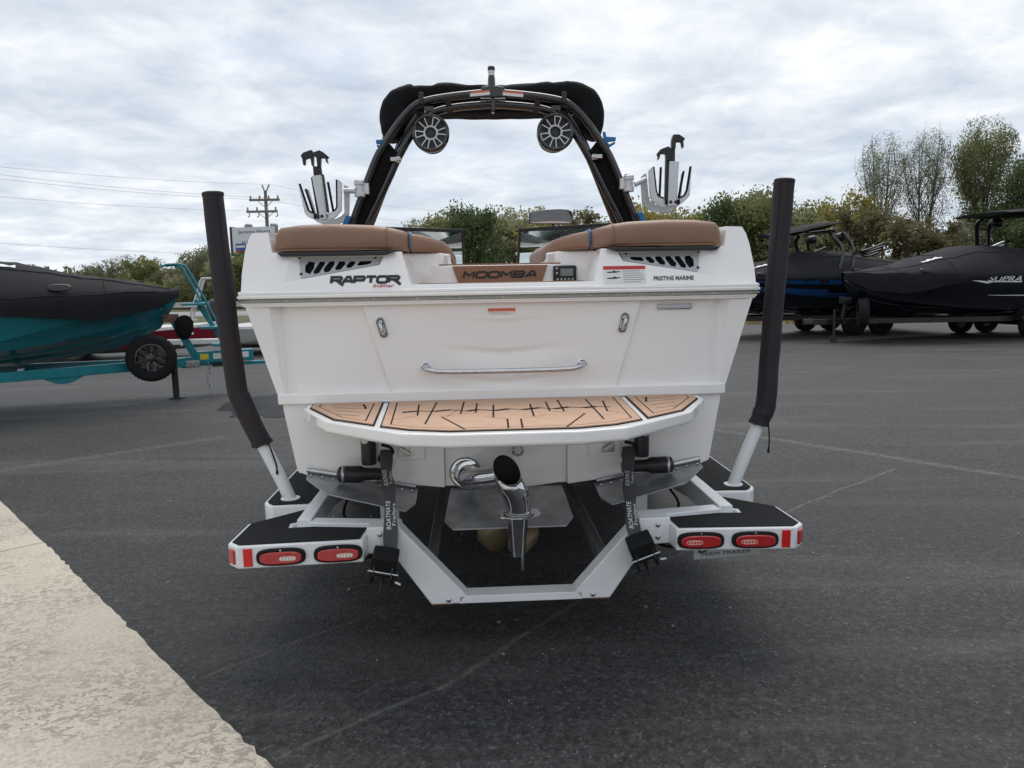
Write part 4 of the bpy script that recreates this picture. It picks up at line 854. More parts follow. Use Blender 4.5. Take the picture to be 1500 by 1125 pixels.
# ------------------------------------------------------------------ ratchet straps
def strap(s):
    if s < 0: pts = [(566, 660, -.06), (566, 690, -.24), (569, 715, -.36), (572, 755, -.46), (572, 806, -.50)]; rp = (563, 828)
    else: pts = [(920, 655, -.06), (921, 690, -.24), (922, 715, -.36), (925, 755, -.46), (930, 785, -.50)]; rp = (941, 806)
    P = [U(x, y, d) for x, y, d in pts]; P = crom(P, 8)
    o0 = thing('ratchet_strap', 'black ratchet strap holding stern down beside left hull tab and bare asphalt' if 0 else ('black ratchet strap whose ratchet hangs beside the salmon-red tail lamps' if s < 0 else 'black ratchet strap whose ratchet hangs beside the deep red tail lamps above the licence plate'), 'strap', BO, BA, 'tie-down straps at the stern')
    b = MB(); secs = []
    for i, p in enumerate(P):
        hw = .027+.004*math.sin(i*.5); t = (P[min(i+1, len(P)-1)]-P[max(0, i-1)]).normalized(); nx_ = Vector((1, 0, 0)); nrm = nx_.cross(t).normalized(); nrm = nrm if nrm.y < 0 else -nrm
        secs.append([p-nx_*hw, p-nx_*hw+nrm*.004, p+nrm*.006, p+nx_*hw+nrm*.004, p+nx_*hw])
    b.loft(secs); wb = part('webbing', b, mat('strap_webbing', (.055, .055, .058), .6, var=.35, vscale=9, bump=.4, bscale=400), o0, ang=60)
    for k, i in enumerate((12, 24)):
        p = P[i]; t = (P[i+1]-P[i-1]).normalized(); ang = math.atan2(-t.y, -t.z)
        for dx, sx, tx, wdt in ((-.008, .125, 'BOATMATE', .019), (.015, .10, 'Trailers', .013)):
            o = text('lettering', tx, WINK, wb, p+Vector((dx, -.008, 0)), (0, 0, 0), sx, wdt, shear=.2)
            zz_ = Vector((1, 0, 0)).cross(t).normalized(); zz_ = zz_ if zz_.y < 0 else -zz_; up_ = -t
            xx_ = up_; yy_ = zz_.cross(xx_); M = Matrix((xx_, yy_, zz_)).transposed().to_4x4(); M.translation = p+Vector((dx, 0, 0))+zz_*.0085; o.matrix_local = M
    b = MB(); h = P[0]; b.tube(crom([h+Vector((-.02, -.01, .03)), h+Vector((.02, -.02, .02)), h+Vector((.03, -.02, -.01)), h+Vector((-.02, -.03, -.015)), h+Vector((-.03, -.03, -.04)), h+Vector((.02, -.035, -.05))], 4), .008, 8); part('strap_hook', b, RUBBER, o0)
    c = U(rp[0], rp[1], -.52); M = (Matrix.Rotation(R(-20)*(1 if s > 0 else -.6), 3, 'Y') @ Matrix.Rotation(R(25), 3, 'X'))*1.25
    b = MB(); b.box(c+M @ Vector((0, 0, .025)), (.085, .06, .07), M); part('ratchet_cover', b, RUBBER, o0, .008, 2)
    b = MB()
    for e in (-1, 1):
        b.prism([(-.03, .01), (.03, .0), (.035, -.06), (.0, -.09), (-.035, -.06)], lambda y, z: tuple(c+M @ Vector((e*.034-.004, y, z))), lambda y, z: tuple(c+M @ Vector((e*.034+.004, y, z))))
    b.tube([c+M @ Vector((-.045, -.01, -.03)), c+M @ Vector((.05, -.01, -.03))], .014, 12); part('ratchet_frame', b, BPLAST, o0, .002)
    b = MB(); b.tube([c+M @ Vector((-.05, -.03, -.005)), c+M @ Vector((.052, -.03, -.005))], .005, 8); b.tube([c+M @ Vector((.045, -.03, -.04)), c+M @ Vector((.065, -.032, -.045))], .007, 8)
    for e in (-.03, .03): b.tube([c+M @ Vector((e, -.034, .03)), c+M @ Vector((e, -.036, -.02))], .0025, 6)
    part('ratchet_spindle', b, STEEL, o0)
    b = MB(); q = P[-1]; b.tube(crom([c+M @ Vector((0, .0, -.05)), c+M @ Vector((0, -.01, -.10)), c+M @ Vector((0, .03, -.13)), c+M @ Vector((0, .05, -.06))], 5), .022, 8, ry=.25, up=(1, 0, 0)); part('strap_tail', b, mat('strap_webbing', (0, 0, 0)), o0)
sides(strap)

# ------------------------------------------------------------------ covered boats on trailers
COVER = mat('charcoal_cover_canvas', (.021, .021, .0235), .8, spec=.18, var=.15, vscale=2.5, bump=.5, bscale=5)
BTRAIL = mat('black_trailer_paint', (.012, .012, .013), .3, var=.1)
def lerp_tab(tab, y):
    for (a, va), (b, vb) in zip(tab, tab[1:]):
        if y <= b: t = (y-a)/(b-a); return va+(vb-va)*max(0, t)
    return tab[-1][1]
def covered_boat(loc, rz, Ln, zr0, hullm, names, axle, trailm, hts, skirt, patches=(), tower=None, rimm=RIM, dress=None, logo=None):
    k = Ln/6.72
    stt = [(y*k, bl, br, zr0+.10*(y/6.72)**3, bc, zc, zk) for (y, bl, br, zr, bc, zc, zk) in ST]
    bt = thing('covered_boat', names[0], 'boat', loc, rz)
    secs = hull_secs(stt); b = MB(); b.loft(secs, closed=False, caps=False); b.add(secs[0], [tuple(range(len(secs[0])))]); part('hull', b, hullm, bt)
    def stat(y):
        for a, c in zip(stt, stt[1:]):
            if y <= c[0]: t = max(0, (y-a[0])/(c[0]-a[0])); return [p+(q-p)*t for p, q in zip(a, c)]
        return list(stt[-1])
    def hp(y, t, s, o=.012):
        _, bl, br, zr, bc, zc, zk = stat(y); zl = zc+(zr-zc)*.46; z = zc+(zr-zc)*t
        x = lerp_tab([(zc, bc), (zc+.03, bc+.01), (zl-.03, bl-.03), (zl, bl), (zr, br)], z)
        return (s*(x+o), y, z)
    for nm, quad, m in patches:       # painted panels: corner list (y,t), drawn on both sides
        for s in (-1, 1):
            b = MB(); n = 16; (y0, a0, b0), (y1, a1, b1) = quad
            vs = []
            for i in range(n+1):
                u = i/n; y = y0+(y1-y0)*u
                for j in range(5): vs.append(hp(y, (a0+(a1-a0)*u)+((b0-a0)+((b1-a1)-(b0-a0))*u)*j/4, s))
            b.add(vs, [(i*5+j, (i+1)*5+j, (i+1)*5+j+1, i*5+j+1) for i in range(n) for j in range(4)]); part(nm, b, m, bt)
    for s in (-1, 1):                 # spray strakes under the bow
        for q in (.35, .68):
            b = MB(); pts = []
            for i in range(15):
                y = Ln*(.45+.50*i/14); _, bl, br, zr, bc, zc, zk = stat(y); pts.append((s*bc*q, y, zk+(zc-zk)*q*.98-.008))
            b.tube(pts, .014, 6); part('spray_strake', b, hullm, bt)
    # cover
    cv = thing('boat_cover', names[1], 'boat cover', loc, rz)
    b = MB(); secs = []; ny = 60
    for i in range(ny+1):
        y = -.06+(Ln+.10)*i/ny; _, bl, br, zr, bc, zc, zk = stat(min(max(y, .0), Ln-.02)); h = lerp_tab(hts, y/Ln); sk = lerp_tab(skirt, y/Ln)
        if i == ny: br *= .3
        half_ = []
        for x, z in ((br*.985+.01-sk*.2, zr-sk), (br+.014-sk*.09, zr-sk*.5), (br+.018, zr-.03), (br+.012, zr+.02), (br*.93, zr+h*.22+.03), (br*.80, zr+h*.48+.03), (br*.62, zr+h*.76+.03), (br*.42, zr+h*.92+.03), (br*.2, zr+h*.985+.03), (0, zr+h+.03)):
            f = .030*mnoise.noise((x*1.5, y*1.9, z*2))+.022*mnoise.noise((x*3+y*4, y*5-x*4, z*3)); half_.append(Vector((x+f*.3, y, z+f)))
        secs.append(half_+[Vector((-p.x, p.y, p.z+.01*mnoise.noise((p.y*3, 9, p.x)))) for p in reversed(half_[:-1])])
    b.loft(secs, closed=False, caps=False); n_ = len(secs[0]); b.add(secs[0], [tuple(range(n_))])
    o = part('canvas', b, COVER, cv, ang=70)
    for idx in (3, 6, n_-4, n_-7):
        b = MB(); b.tube([secs[i][idx]+Vector((0, 0, .004)) for i in range(1, ny)], .007, 5); part('cover_seam', b, COVER, o)
    for fi in (16, 30, 42, 52):
        b = MB(); b.tube([p+Vector((0, 0, .004)) for p in secs[fi]], .007, 5); part('cover_seam', b, COVER, o)
    if logo:                          # white maker's mark sewn on the cover
        fi, sd2 = logo; ix = (6, 7) if sd2 > 0 else (n_-7, n_-8); b = MB(); vs = []
        for u in range(9):
            i = fi-2+4*u/8; i0 = int(i); f_ = i-i0; a = secs[i0][ix[0]].lerp(secs[i0+1][ix[0]], f_); c2 = secs[i0][ix[1]].lerp(secs[i0+1][ix[1]], f_); lo_, hi_ = (.25+.10*(u % 2), .75-.12*((u+1) % 3))
            vs += [a.lerp(c2, lo_)+Vector((0, 0, .014)), a.lerp(c2, hi_)+Vector((0, 0, .014))]
        b.add(vs, [(2*k, 2*k+2, 2*k+3, 2*k+1) for k in range(8)]); part('cover_logo', b, WINK, o)
    for s in (-1, 1):
        for fy in (.80, .42):
            y = Ln*fy; _, bl, br, zr, *r = stat(y); h = lerp_tab(hts, fy); c = Vector((s*(br*.94+.02), y, zr+h*.20+.06)); b = MB()
            pr = [(.13*math.copysign(abs(math.cos(t))**.6, math.cos(t)), .045*math.sin(t)) for t in (2*math.pi*i/24 for i in range(24))]
            b.prism(pr, lambda a, e: (c.x-s*.03-s*e*.6, c.y+a, c.z+e), lambda a, e: (c.x+s*.028-s*e*.6, c.y+a, c.z+e)); part('cover_vent', b, BPLAST, cv, .012, 2)
    # trailer
    tl = thing('trailer', names[2], 'trailer', loc, rz)
    tz = .50
    for s in (-1, 1):
        b = MB(); b.bar((s*.93, -.1, tz), (s*.93, Ln*.50, tz), .075, .13); b2 = MB(); b2.bar((s*.93, Ln*.50, tz), (s*.07, Ln+.05, tz), .075, .13); part('frame_rail', b, trailm, tl, .006); part('tongue_rail', b2, trailm, tl, .006)
        b = MB(); b.bar((s*.55, .2, .60), (s*.55, Ln*.6, .605), .1, .06); part('bunk', b, EVA, tl, .01)
        y0, y1 = axle[0]-.42, axle[1]+.42
        prof = [(y0-.05, .48), (y0+.05, .70), (y0+.22, .79), (y1-.22, .79), (y1-.05, .70), (y1+.05, .48), (y1-.01, .48), (y1-.10, .67), (y1-.25, .75), (y0+.25, .75), (y0+.10, .67), (y0+.01, .48)]
        b = MB(); b.prism(prof, lambda y, z: (s*.98, y, z), lambda y, z: (s*1.24, y, z)); part('fender', b, trailm, tl, .01)
        for y in axle: wheel(tl, (s*1.10, y, .348), (0, 0, 0 if s > 0 else math.pi), rim=rimm)
    for y in axle:
        b = MB(); b.tube([(-1.1, y, .348), (1.1, y, .348)], .04, 10); part('axle', b, BTRAIL, tl)
    for y in (.2, Ln*.28, Ln*.5, Ln*.72):
        b = MB(); b.box((0, y, tz-.03), (1.85*(1 if y < Ln*.55 else .55), .08, .09)); part('cross_member', b, trailm, tl, .004)
    b = MB(); b.bar((0, Ln-.2, tz), (0, Ln+.85, tz), .12, .14); part('tongue', b, trailm, tl, .006)
    if tower: tower(bt)
    if dress: dress(bt, cv, tl, hp)
    return bt, cv, tl
def std_dress(tl, Ln, trailm, side=1):
    b = MB(); b.bar((0, Ln-.02, .52), (0, Ln-.10, 1.05), .09, .09, (0, 1, 0)); b.box((0, Ln-.06, 1.02), (.16, .24, .16)); b.lathe([(.07, -.08), (.07, .08)], 16, (0, Ln-.12, 1.0), (1, 0, 0)); part('winch_post', b, BPLAST, tl, .006)
    b = MB(); b.tube([(side*.17, Ln+.35, .10), (side*.17, Ln+.35, .80)], .035, 12); b.lathe([(.085, -.03), (.085, .03)], 16, (side*.17, Ln+.35, .09), (1, 0, 0)); b.bar((side*.17, Ln+.35, .78), (side*.30, Ln+.35, .80), .02, .02); part('jack', b, BPLAST, tl)
    b = MB(); b.prism([(-.06, .46), (.06, .46), (.06, .56), (.04, .60), (-.04, .60), (-.06, .56)], lambda x, z: (x, Ln+.85, z), lambda x, z: (x*.8, Ln+1.1, z-.02)); part('coupler', b, BTRAIL, tl, .006)

# -- teal boat
TEAL = mat('teal_gelcoat', (.012, .175, .205), .18, coat=.4); TEALD = mat('dark_teal_gelcoat', (.009, .115, .14), .2, coat=.4); TEALP = mat('teal_trailer_paint', (.012, .20, .235), .35, var=.08)
SHOT = UW(215, 520, 10.55, 1)
def teal_dress(bt, cv, tl, hp):
    Ln = 7.2
    # spare wheel on the side of the tongue, facing the lot
    wheel(tl, (.42, Ln-.42, .625), (0, 0, R(-8)), 'spare_wheel', RIMS).scale = (.94, .94, .94)
    b = MB(); b.bar((.05, Ln-.42, .56), (.40, Ln-.42, .62), .08, .06); part('spare_bracket', b, TEALP, tl, .004)
    b = MB(); b.tube([(.24, Ln-.12, .012), (.24, Ln-.12, .55)], .045, 14); b.lathe([(.12, 0), (.12, .015), (.06, .04)], 18, (.24, Ln-.12, 0)); part('jack', b, BPLAST, tl)
    b = MB(); b.bar((0, Ln+.22, .55), (0, Ln-.06, 1.12), .10, .10, (0, 1, 0)); wp = part('winch_post', b, TEALP, tl, .006)
    b = MB(); b.box((0, Ln-.10, 1.16), (.13, .22, .12)); b.lathe([(.03, -.09), (.05, -.07), (.05, .07), (.03, .09)], 14, (0, Ln-.22, 1.2), (1, 0, 0)); part('winch', b, mat('winch_metal', (.16, .10, .08), .5, .6, var=.4, vscale=30), wp, .006)
    b = MB(); b.loft([[Vector((x*sx+.10, Ln+.07+y*sy+dz*.05, 1.06+dz)) for x, y in [(math.cos(t), math.sin(t)) for t in (2*math.pi*i/16 for i in range(16))]] for dz, sx, sy in ((-.21, .03, .04), (-.17, .09, .09), (-.08, .12, .13), (.04, .11, .13), (.11, .08, .09), (.14, .02, .03))]); part('strap_bag', b, BFAB, wp)
    b = MB(); b.box((0, Ln+.62, .56), (.16, .82, .17)); bx = part('tongue_box', b, TEALP, tl, .008)
    for y, wd, m_ in ((Ln+.32, .12, mat('yellow_label', (.62, .50, .04), .5)), (Ln+.50, .11, PAPER), (Ln+.90, .12, PAPER)):
        b = MB(); b.box((.0815, y, .57), (.003, wd, .085)); part('warning_label', b, m_, bx)
    b = MB(); b.box((0, Ln+1.0, .43), (.10, .42, .05)); part('swing_arm', b, TEALP, tl, .006)
    b = MB(); b.box((.03, Ln+.12, .47), (.12, .26, .11)); part('hitch_casting', b, mat('galvanised', (.34, .33, .31), .55, .6, var=.3, vscale=30), tl, .02, 3)
    # safety chain and coiled cable
    b = MB(); p0 = Vector((.10, Ln+.36, .46))
    for i in range(9):
        c = p0+Vector((0, .018*math.sin(i), -.05*i)); a = R(90) if i % 2 else 0
        b.tube([c+Matrix.Rotation(a, 3, 'Z') @ Vector((.016*math.cos(t), 0, .034*math.sin(t))) for t in (2*math.pi*k/10 for k in range(11))], .005, 5, caps=False)
    ch = part('safety_chain', b, STEEL, tl)
    b = MB(); b.tube([(.10, Ln+.42+.0022*i, .455+.032*math.sin(i*.9)-.02*math.sin(i/160*math.pi)) if False else (.10+.03*math.cos(i*.9), Ln+.42+.0026*i, .44+.03*math.sin(i*.9)) for i in range(150)], .006, 5); part('coiled_cable', b, RUBBER, tl)
    # boarding ladder
    ld = part('boarding_ladder', (lambda q: (q.bar((-.06, Ln+.70, .62), (-.06, Ln+.27, 1.42), .035, .06, (0, 1, 0)), q)[1])(MB()), TEALP, tl, .005)
    for k, t in enumerate((.15, .48, .92)):
        y = Ln+.70-.43*t; z = .62+.80*t; b = MB(); b.box((0, y-.05, z), (.46, .28 if k < 2 else .36, .035)); part('tread', b, TEALP, ld, .004)
    for s in (-1, 1):
        b = MB(); b.tube(crom([(s*.25, Ln+.66, .72), (s*.25, Ln+.38, 1.38), (s*.25, Ln+.17, 1.84), (s*.25, Ln+.08, 1.93), (s*.25, Ln-.14, 1.93)], 5), .016, 12); part('handrail', b, TEALP, ld)
    b = MB(); b.prism([(5.45, .44), (5.95, .44), (5.80, .36), (5.70, .345), (5.60, .36)], lambda y, z: (.93-.86*(y-3.6)/3.65, y, z), lambda y, z: (.95-.86*(y-3.6)/3.65, y, z)); part('gusset', b, TEALP, tl, .004)
covered_boat((-4.93-7.2*.866, 11.05-7.2*.5, 0), R(-60), 7.2, 1.45, TEALD, ('teal hulled boat under a charcoal cover with its bow over a teal trailer', 'charcoal canvas cover stretched over the bow of the teal boat', 'teal boat trailer with boarding ladder, spare wheel and hanging safety chain'),
    (1.7, 2.55), TEALP, [(0, .35), (.3, .75), (.5, .80), (.62, .62), (.75, .40), (.87, .22), (.95, .10), (1.01, .01)], [(0, .14), (.6, .13), (.70, .18), (.86, .32), (.95, .22), (1.01, .06)],
    patches=[('hull_panel', ((4.75, .12, .97), (6.95, .66, .97)), TEAL), ('dark_panel', ((.1, .25, .97), (4.72, .30, .97)), BGLOSS)] , dress=teal_dress, logo=(42, 1))

# -- dark navy boat
def fold_tower(bx, zt, bowup, wd=1.0, col=BGLOSS, racks=True, y0=3.3, pale=False):
    def f(bt):
        t = None
        for s in (-1, 1):
            b = MB(); b.tube(crom([(s*1.10, y0+.05, 1.72), (s*1.02, y0-.10, 2.30), (s*.90, y0+.06, zt-.22), (s*.72, y0+.10, zt-.06)], 6), .055, 12); b.tube(crom([(s*1.10, y0-.35, 1.72), (s*1.0, y0-.45, 2.30), (s*.90, y0-.35, zt-.22), (s*.72, y0-.3, zt-.06)], 6), .045, 12); q = part('tower_leg', b, col, bt)
            if racks:
                for j in range(2):
                    b = MB(); c = Vector((s*1.18, y0-.55-.05*j, 2.22+.30*0))
                    for e in range(4):
                        b.tube(crom([c+Vector((s*.02*e, .10, .05)), c+Vector((s*.03*e, -.10-.03*e, .02+.07*(e-1.5))), c+Vector((s*.03*e, -.55-.04*e, .16+.09*(e-1.5)))], 4), [.045, .04]+[.03]*6+[.014], 8)
                    b.box(c+Vector((0, .12, .03)), (.10, .16, .12))
                part('board_rack', b, ALU if pale else BPLAST, bt)
        b = MB(); b.tube([(-.74, y0-.1, zt), (.74, y0-.1, zt)], .05, 12); part('tower_crossbar', b, col, bt)
        y1, y2 = bx; b = MB(); secs = []
        for i in range(13):
            u = i/12; y = y1+(y2-y1)*u; z = zt+.06+bowup*(u-.5); th = .10 if .1 < u < .9 else .05
            secs.append([Vector((math.cos(a)*.86*wd, y, z+math.sin(a)*th+.02*mnoise.noise((math.cos(a)*3, y*3, 0)))) for a in (2*math.pi*k/20 for k in range(20))])
        b.loft(secs); part('bimini', b, BFAB, bt)
        for s in (-1, 1):
            b = MB(); c = Vector((s*.62, y0-.30, zt-.16)); b.lathe([(0, -.16), (.07, -.14), (.12, -.02), (.125, .06), (.11, .08), (.06, .04), (0, .05)], 20, c, (0, -1, 0), caps=False); part('tower_speaker', b, BPLAST, bt)
    return f
NAVY = mat('navy_black_gelcoat', (.004, .005, .010), .12, coat=.4); BLU = mat('blue_gelcoat', (.006, .050, .165), .15, coat=.4); WHT = mat('white_stripe', (.6, .6, .62), .3)
hts2 = [(0, .32), (.22, .52), (.45, .74), (.58, .70), (.68, .52), (.80, .26), (.93, .08), (1.01, .01)]
def side_text(s_, body, m, bt, hp, y, t, wd, ht, shear=.2):
    a, c, d = Vector(hp(y-wd/2, t, s_, .012)), Vector(hp(y+wd/2, t, s_, .012)), Vector(hp(y, t+.06, s_, .012)); mid_ = (a+c)/2
    xx = (c-a).normalized()*(1 if s_ > 0 else -1); up = (d-Vector(hp(y, t, s_, .012))).normalized(); zz_ = xx.cross(up).normalized(); up = zz_.cross(xx)
    o = text('lettering', body, m, bt, (0, 0, 0), (0, 0, 0), wd, ht, shear=shear, bold=.02); M = Matrix((xx, up, zz_)).transposed().to_4x4(); M.translation = mid_+zz_*.01; o.matrix_local = M; return o
def supra_dress(bt, cv, tl, hp):
    Ln = 7.6; std_dress(tl, Ln, BTRAIL, -1); wheel(tl, (-.42, Ln-.25, .72), (R(0), 0, R(60)), 'spare_wheel', RIM)
    for s in (-1, 1):
        side_text(s, 'SUPRA', WINK, bt, hp, 4.05, .90, .95, .15)
        b = MB(); vs = [Vector(hp(y, t, s, .014)) for y, t in ((4.95, .835), (3.55, .83), (3.55, .79), (4.35, .79), (4.5, .75), (4.7, .79))]; b.add(vs, [tuple(range(6))]); part('logo_swoosh', b, WINK, bt)
    text('lettering', 'SUPRA', WINK, tl, (-.975, 2.05+1.1, .50), (R(90), 0, R(-90)), .42, .07)
covered_boat((15.67, 20.3, 0), R(103), 7.6, 1.56, NAVY, ('navy black boat with white lettering under a charcoal cover with flat black canopy', 'charcoal cover with white logo on the navy black boat', 'black trailer with swivel jack under the navy black boat'),
    (2.15, 3.0), BTRAIL, hts2, [(0, .10), (.5, .06), (.65, .12), (.85, .45), (.95, .35), (1.01, .08)], patches=[('white_wedge', ((.1, .40, .50), (4.35, .40, .41)), WHT)], tower=fold_tower((.3, 3.7), 3.12, -.16, racks=True, y0=2.8, pale=True), dress=supra_dress, logo=(44, -1))
def blue_dress(bt, cv, tl, hp):
    std_dress(tl, 7.2, BTRAIL, -1); wheel(tl, (-.42, 7.2-.25, .72), (0, 0, R(60)), 'spare_wheel', RIM)
    for s in (-1, 1): side_text(s, 'MOOMBA', INK, bt, hp, 3.35, .90, 1.7, .14)
covered_boat((12.12, 22.25, 0), R(103), 7.2, 1.56, NAVY, ('blue and black boat under a charcoal cover with its tower canopy tilted down', 'charcoal cover draped round the tower of the blue and black boat', 'black tandem trailer under the blue and black boat'),
    (2.15, 3.0), BTRAIL, hts2, [(0, .08), (1.01, .06)], patches=[('blue_band', ((.1, .78, .96), (6.3, .80, .96)), BLU), ('blue_flash', ((.1, .36, .50), (3.9, .38, .52)), BLU), ('blue_flash', ((3.9, .38, .62), (6.2, .50, .66)), BLU)], tower=fold_tower((3.3, 4.9), 2.86, -.30, y0=3.5), dress=blue_dress, logo=(46, -1))

# ------------------------------------------------------------------ small boats behind the teal trailer
REDG = mat('red_gelcoat', (.20, .010, .022), .25, coat=.3, var=.1); WG = mat('aged_white_gelcoat', (.62, .61, .59), .3, var=.05); GALV = mat('galvanised', (.34, .33, .31), .55, .6, var=.3, vscale=30)
def small_boat(loc, rz, Ln, lab, hullm, labt, red=True):
    t = thing('fishing_boat', lab, 'boat', loc, rz)
    stt = [(0, .95, .62), (Ln*.5, 1.0, .64), (Ln*.75, .82, .68), (Ln*.92, .45, .74), (Ln, .06, .80)]
    def secs(z0, z1, o0, o1): return [[Vector((s*(bw+(o1 if z == 1 else o0)*bw), y, (z1 if z == 1 else z0)+(zr-.62)*.8)) for s, z in ((1, 1), (1, 0), (-1, 0), (-1, 1))] for y, bw, zr in stt]
    b = MB(); b.loft(secs(.24, .60, -.22, 0)); part('hull', b, hullm, t, .01)
    b = MB(); b.loft(secs(.60, .68, .02, .0)); part('gunwale', b, WG, t, .015, 2)
    b = MB(); b.loft(secs(.14, .24, -.45, -.22)); part('hull_bottom', b, GALV, t)
    b = MB(); b.box((.3, Ln*.45, .86), (.5, .5, .36)); part('console', b, WG, t, .06, 3)
    b = MB(); b.box((0, -.12, .62), (.34, .22, .5)); mo = part('outboard_motor', b, BPLAST, t, .04, 3)
    b = MB(); b.loft([[Vector((x*sx, -.25+y*sy+dy, 1.0+dz)) for x, y in [(math.cos(a), math.sin(a)) for a in (2*math.pi*i/14 for i in range(14))]] for dz, sx, sy, dy in ((-.25, .12, .16, 0), (-.1, .2, .30, -.02), (.12, .21, .32, -.04), (.28, .17, .24, -.02), (.34, .06, .1, 0))]); part('engine_cowl', b, BPLAST, mo)
    r = thing('small_boat_trailer', labt, 'trailer', loc, rz)
    for s in (-1, 1):
        b = MB(); b.bar((s*.7, -.2, .30), (s*.1, Ln+1.0, .34), .05, .08); part('frame_rail', b, GALV, r, .004)
        w_ = wheel(r, (s*1.02, Ln*.30, .262), (0, 0, 0 if s > 0 else math.pi)); w_.scale = (.8, .75, .75)
        b = MB(); b.prism([(Ln*.30-.34, .30), (Ln*.30-.26, .54), (Ln*.30+.26, .54), (Ln*.30+.34, .30), (Ln*.30+.31, .30), (Ln*.30+.24, .51), (Ln*.30-.24, .51), (Ln*.30-.31, .30)], lambda y, z: (s*.90, y, z), lambda y, z: (s*1.14, y, z)); part('fender', b, WG, r, .005)
    b = MB(); b.bar((0, Ln+.7, .35), (0, Ln+1.5, .36), .08, .08); b.tube([(.12, Ln+1.1, 0), (.12, Ln+1.1, .62)], .03, 10); part('tongue', b, GALV, r)
    b = MB(); b.bar((0, Ln+.55, .38), (0, Ln+.15, .80), .07, .07, (0, 1, 0)); part('winch_post', b, WG, r, .004)
    return t, r
t_, r_ = small_boat((-11.9, 17.2, 0), R(-84), 5.1, 'small dark red boat with white gunwale beyond the teal spare wheel', REDG, 'galvanised trailer with white fenders under the dark red boat')
for dy in (0, .16):          # white boarding ladder rails on its trailer
    b = MB(); b.tube(crom([(1.15+dy*1.4, 4.55, .35), (1.15+dy*1.4, 4.85, 1.2), (1.15+dy*1.4, 5.05, 1.74), (1.15+dy*1.4, 5.12, 1.80), (1.15+dy*1.4, 5.40, 1.80)], 5), .025, 10); part('ladder_rail', b, WG, r_)
b = MB()
for z in (.6, .9, 1.2): b = MB(); b.box((1.26, 4.62+.3*(z-.6), z), (.30, .25, .04)); part('ladder_tread', b, WG, r_, .004)
b = MB(); b.box((1.2, 4.7, .42), (.22, 1.3, .12)); part('white_side_bar', b, WG, r_, .02)
small_boat((-7.0, 18.6, 0), R(-96), 5.4, 'low white boat with dark outboard engine behind the white boat\'s padded pole', WG, 'galvanised trailer under the low white boat')

# ------------------------------------------------------------------ far things: fence rail, utility pole, wires, billboard
WOOD = mat('weathered_pole_wood', (.20, .165, .13), .9, var=.2, vscale=4, stretch=(6, 6, .6), bump=.3, bscale=30)
pw = UW(394, 400, 75, 1); px0, py0 = pw.x, pw.y
up = thing('utility_pole', 'weathered wooden utility pole with two crossarms behind the billboard', 'utility pole', (px0, py0, 0))
def zat(py, x=394, D=75): return UW(x, py, D, 1).z
ztop = zat(279); b = MB(); b.tube([(0, 0, 0), (.1, 0, ztop*.5), (.12, 0, ztop)], [.22, .19, .15], 12); part('pole', b, WOOD, up)
za, zb = zat(293), zat(310)
for z, x0, x1 in ((za, -1.55, 1.42), (zb, -1.9, 1.15)):
    b = MB(); b.box(((x0+x1)/2+.12, -.2, z), (x1-x0, .14, .22)); part('crossarm', b, WOOD, up)
    for e in (-1, 1): b = MB(); b.bar((.12, -.2, z-.75), (.12+e*.75, -.2, z-.08), .05, .05, (0, 1, 0)); part('arm_brace', b, WOOD, up)
    for k in range(4):
        xi = x0+.25+(x1-x0-.3)*k/3; b = MB(); b.lathe([(.06, 0), (.11, .08), (.07, .16), (.10, .24), (.05, .34)], 10, (xi, -.2, z+.1)); part('insulator', b, GALV, up)
        if z == zb:
            b = MB(); b.tube(crom([(xi, -.25, z), (xi+.15, -.3, z-.15), (xi+.2, -.3, z-.4), (xi, -.3, z-.55)], 4), .05, 8); part('cutout_fuse', b, GALV, up)
for e in (-.25, .45): b = MB(); b.tube([(.12, 0, ztop-.3), (.12+e, -.1, ztop+.55)], .07, 8); part('pin_insulator', b, GALV, up)
for k, (dx, dz) in enumerate(((-1.6, 0), (.9, 0))):
    b = MB(); b.lathe([(.35, 0), (.38, .05), (.38, .8), (.30, .9)], 16, (dx, -.4, zat(342)+dz)); part('transformer', b, GALV, up)
def wire(a, c, sag, lab):
    pts = [a.lerp(c, i/24)-Vector((0, 0, sag*4*(i/24)*(1-i/24))) for i in range(25)]; b = MB(); b.tube(pts, .010, 5); o = part('power_line', b, mat('wire', (.26, .26, .27), .6)); tag(o, lab, 'cable', 'power lines left of the utility pole')
for yl, yr, zq, lab in ((235, 270, 0, 'topmost power line running left from the utility pole top'), (243, 290, 0, 'power line running left from the upper crossarm of the utility pole'), (251, 293, 0, 'second power line running left from the upper crossarm, just under the first'), (281, 309, 0, 'power line running left from the lower crossarm of the utility pole'), (351, 372, 0, 'lowest sagging cable passing above the covered teal boat')):
    a = UW(-160, yl-8, 48, 1); c = UW(396, yr, 75, 1); wire(a, c, .35, lab)
for yl, yr in ((270, 288), (293, 306)):
    a = UW(396, yl, 75, 1); c = UW(700, yr+24, 110, 1); wire(a, c, .6, 'power line running right from the utility pole behind the boat')
bbc = UW(372, 355, 68, 1); bb = thing('billboard', 'white roadside billboard with dark lettering and red and blue emblem', 'billboard', (bbc.x, bbc.y, 0), R(-12))
wB = 4.2; z0, z1 = UW(345, 373, 68, 1).z, UW(345, 333, 68, 1).z
b = MB(); b.box((0, 0, (z0+z1)/2), (wB, .06, z1-z0)); part('sign_panel', b, mat('billboard_white', (.70, .72, .74), .5), bb)
b = MB(); b.box((-wB/2-.12, .3, (z0+z1)/2), (.20, .7, z1-z0+.15)); part('side_frame', b, BPLAST, bb)
for x in (-1.2, 1.2): b = MB(); b.tube([(x, .4, 0), (x, .4, z1-.3)], .12, 10); part('post', b, WOOD, bb)
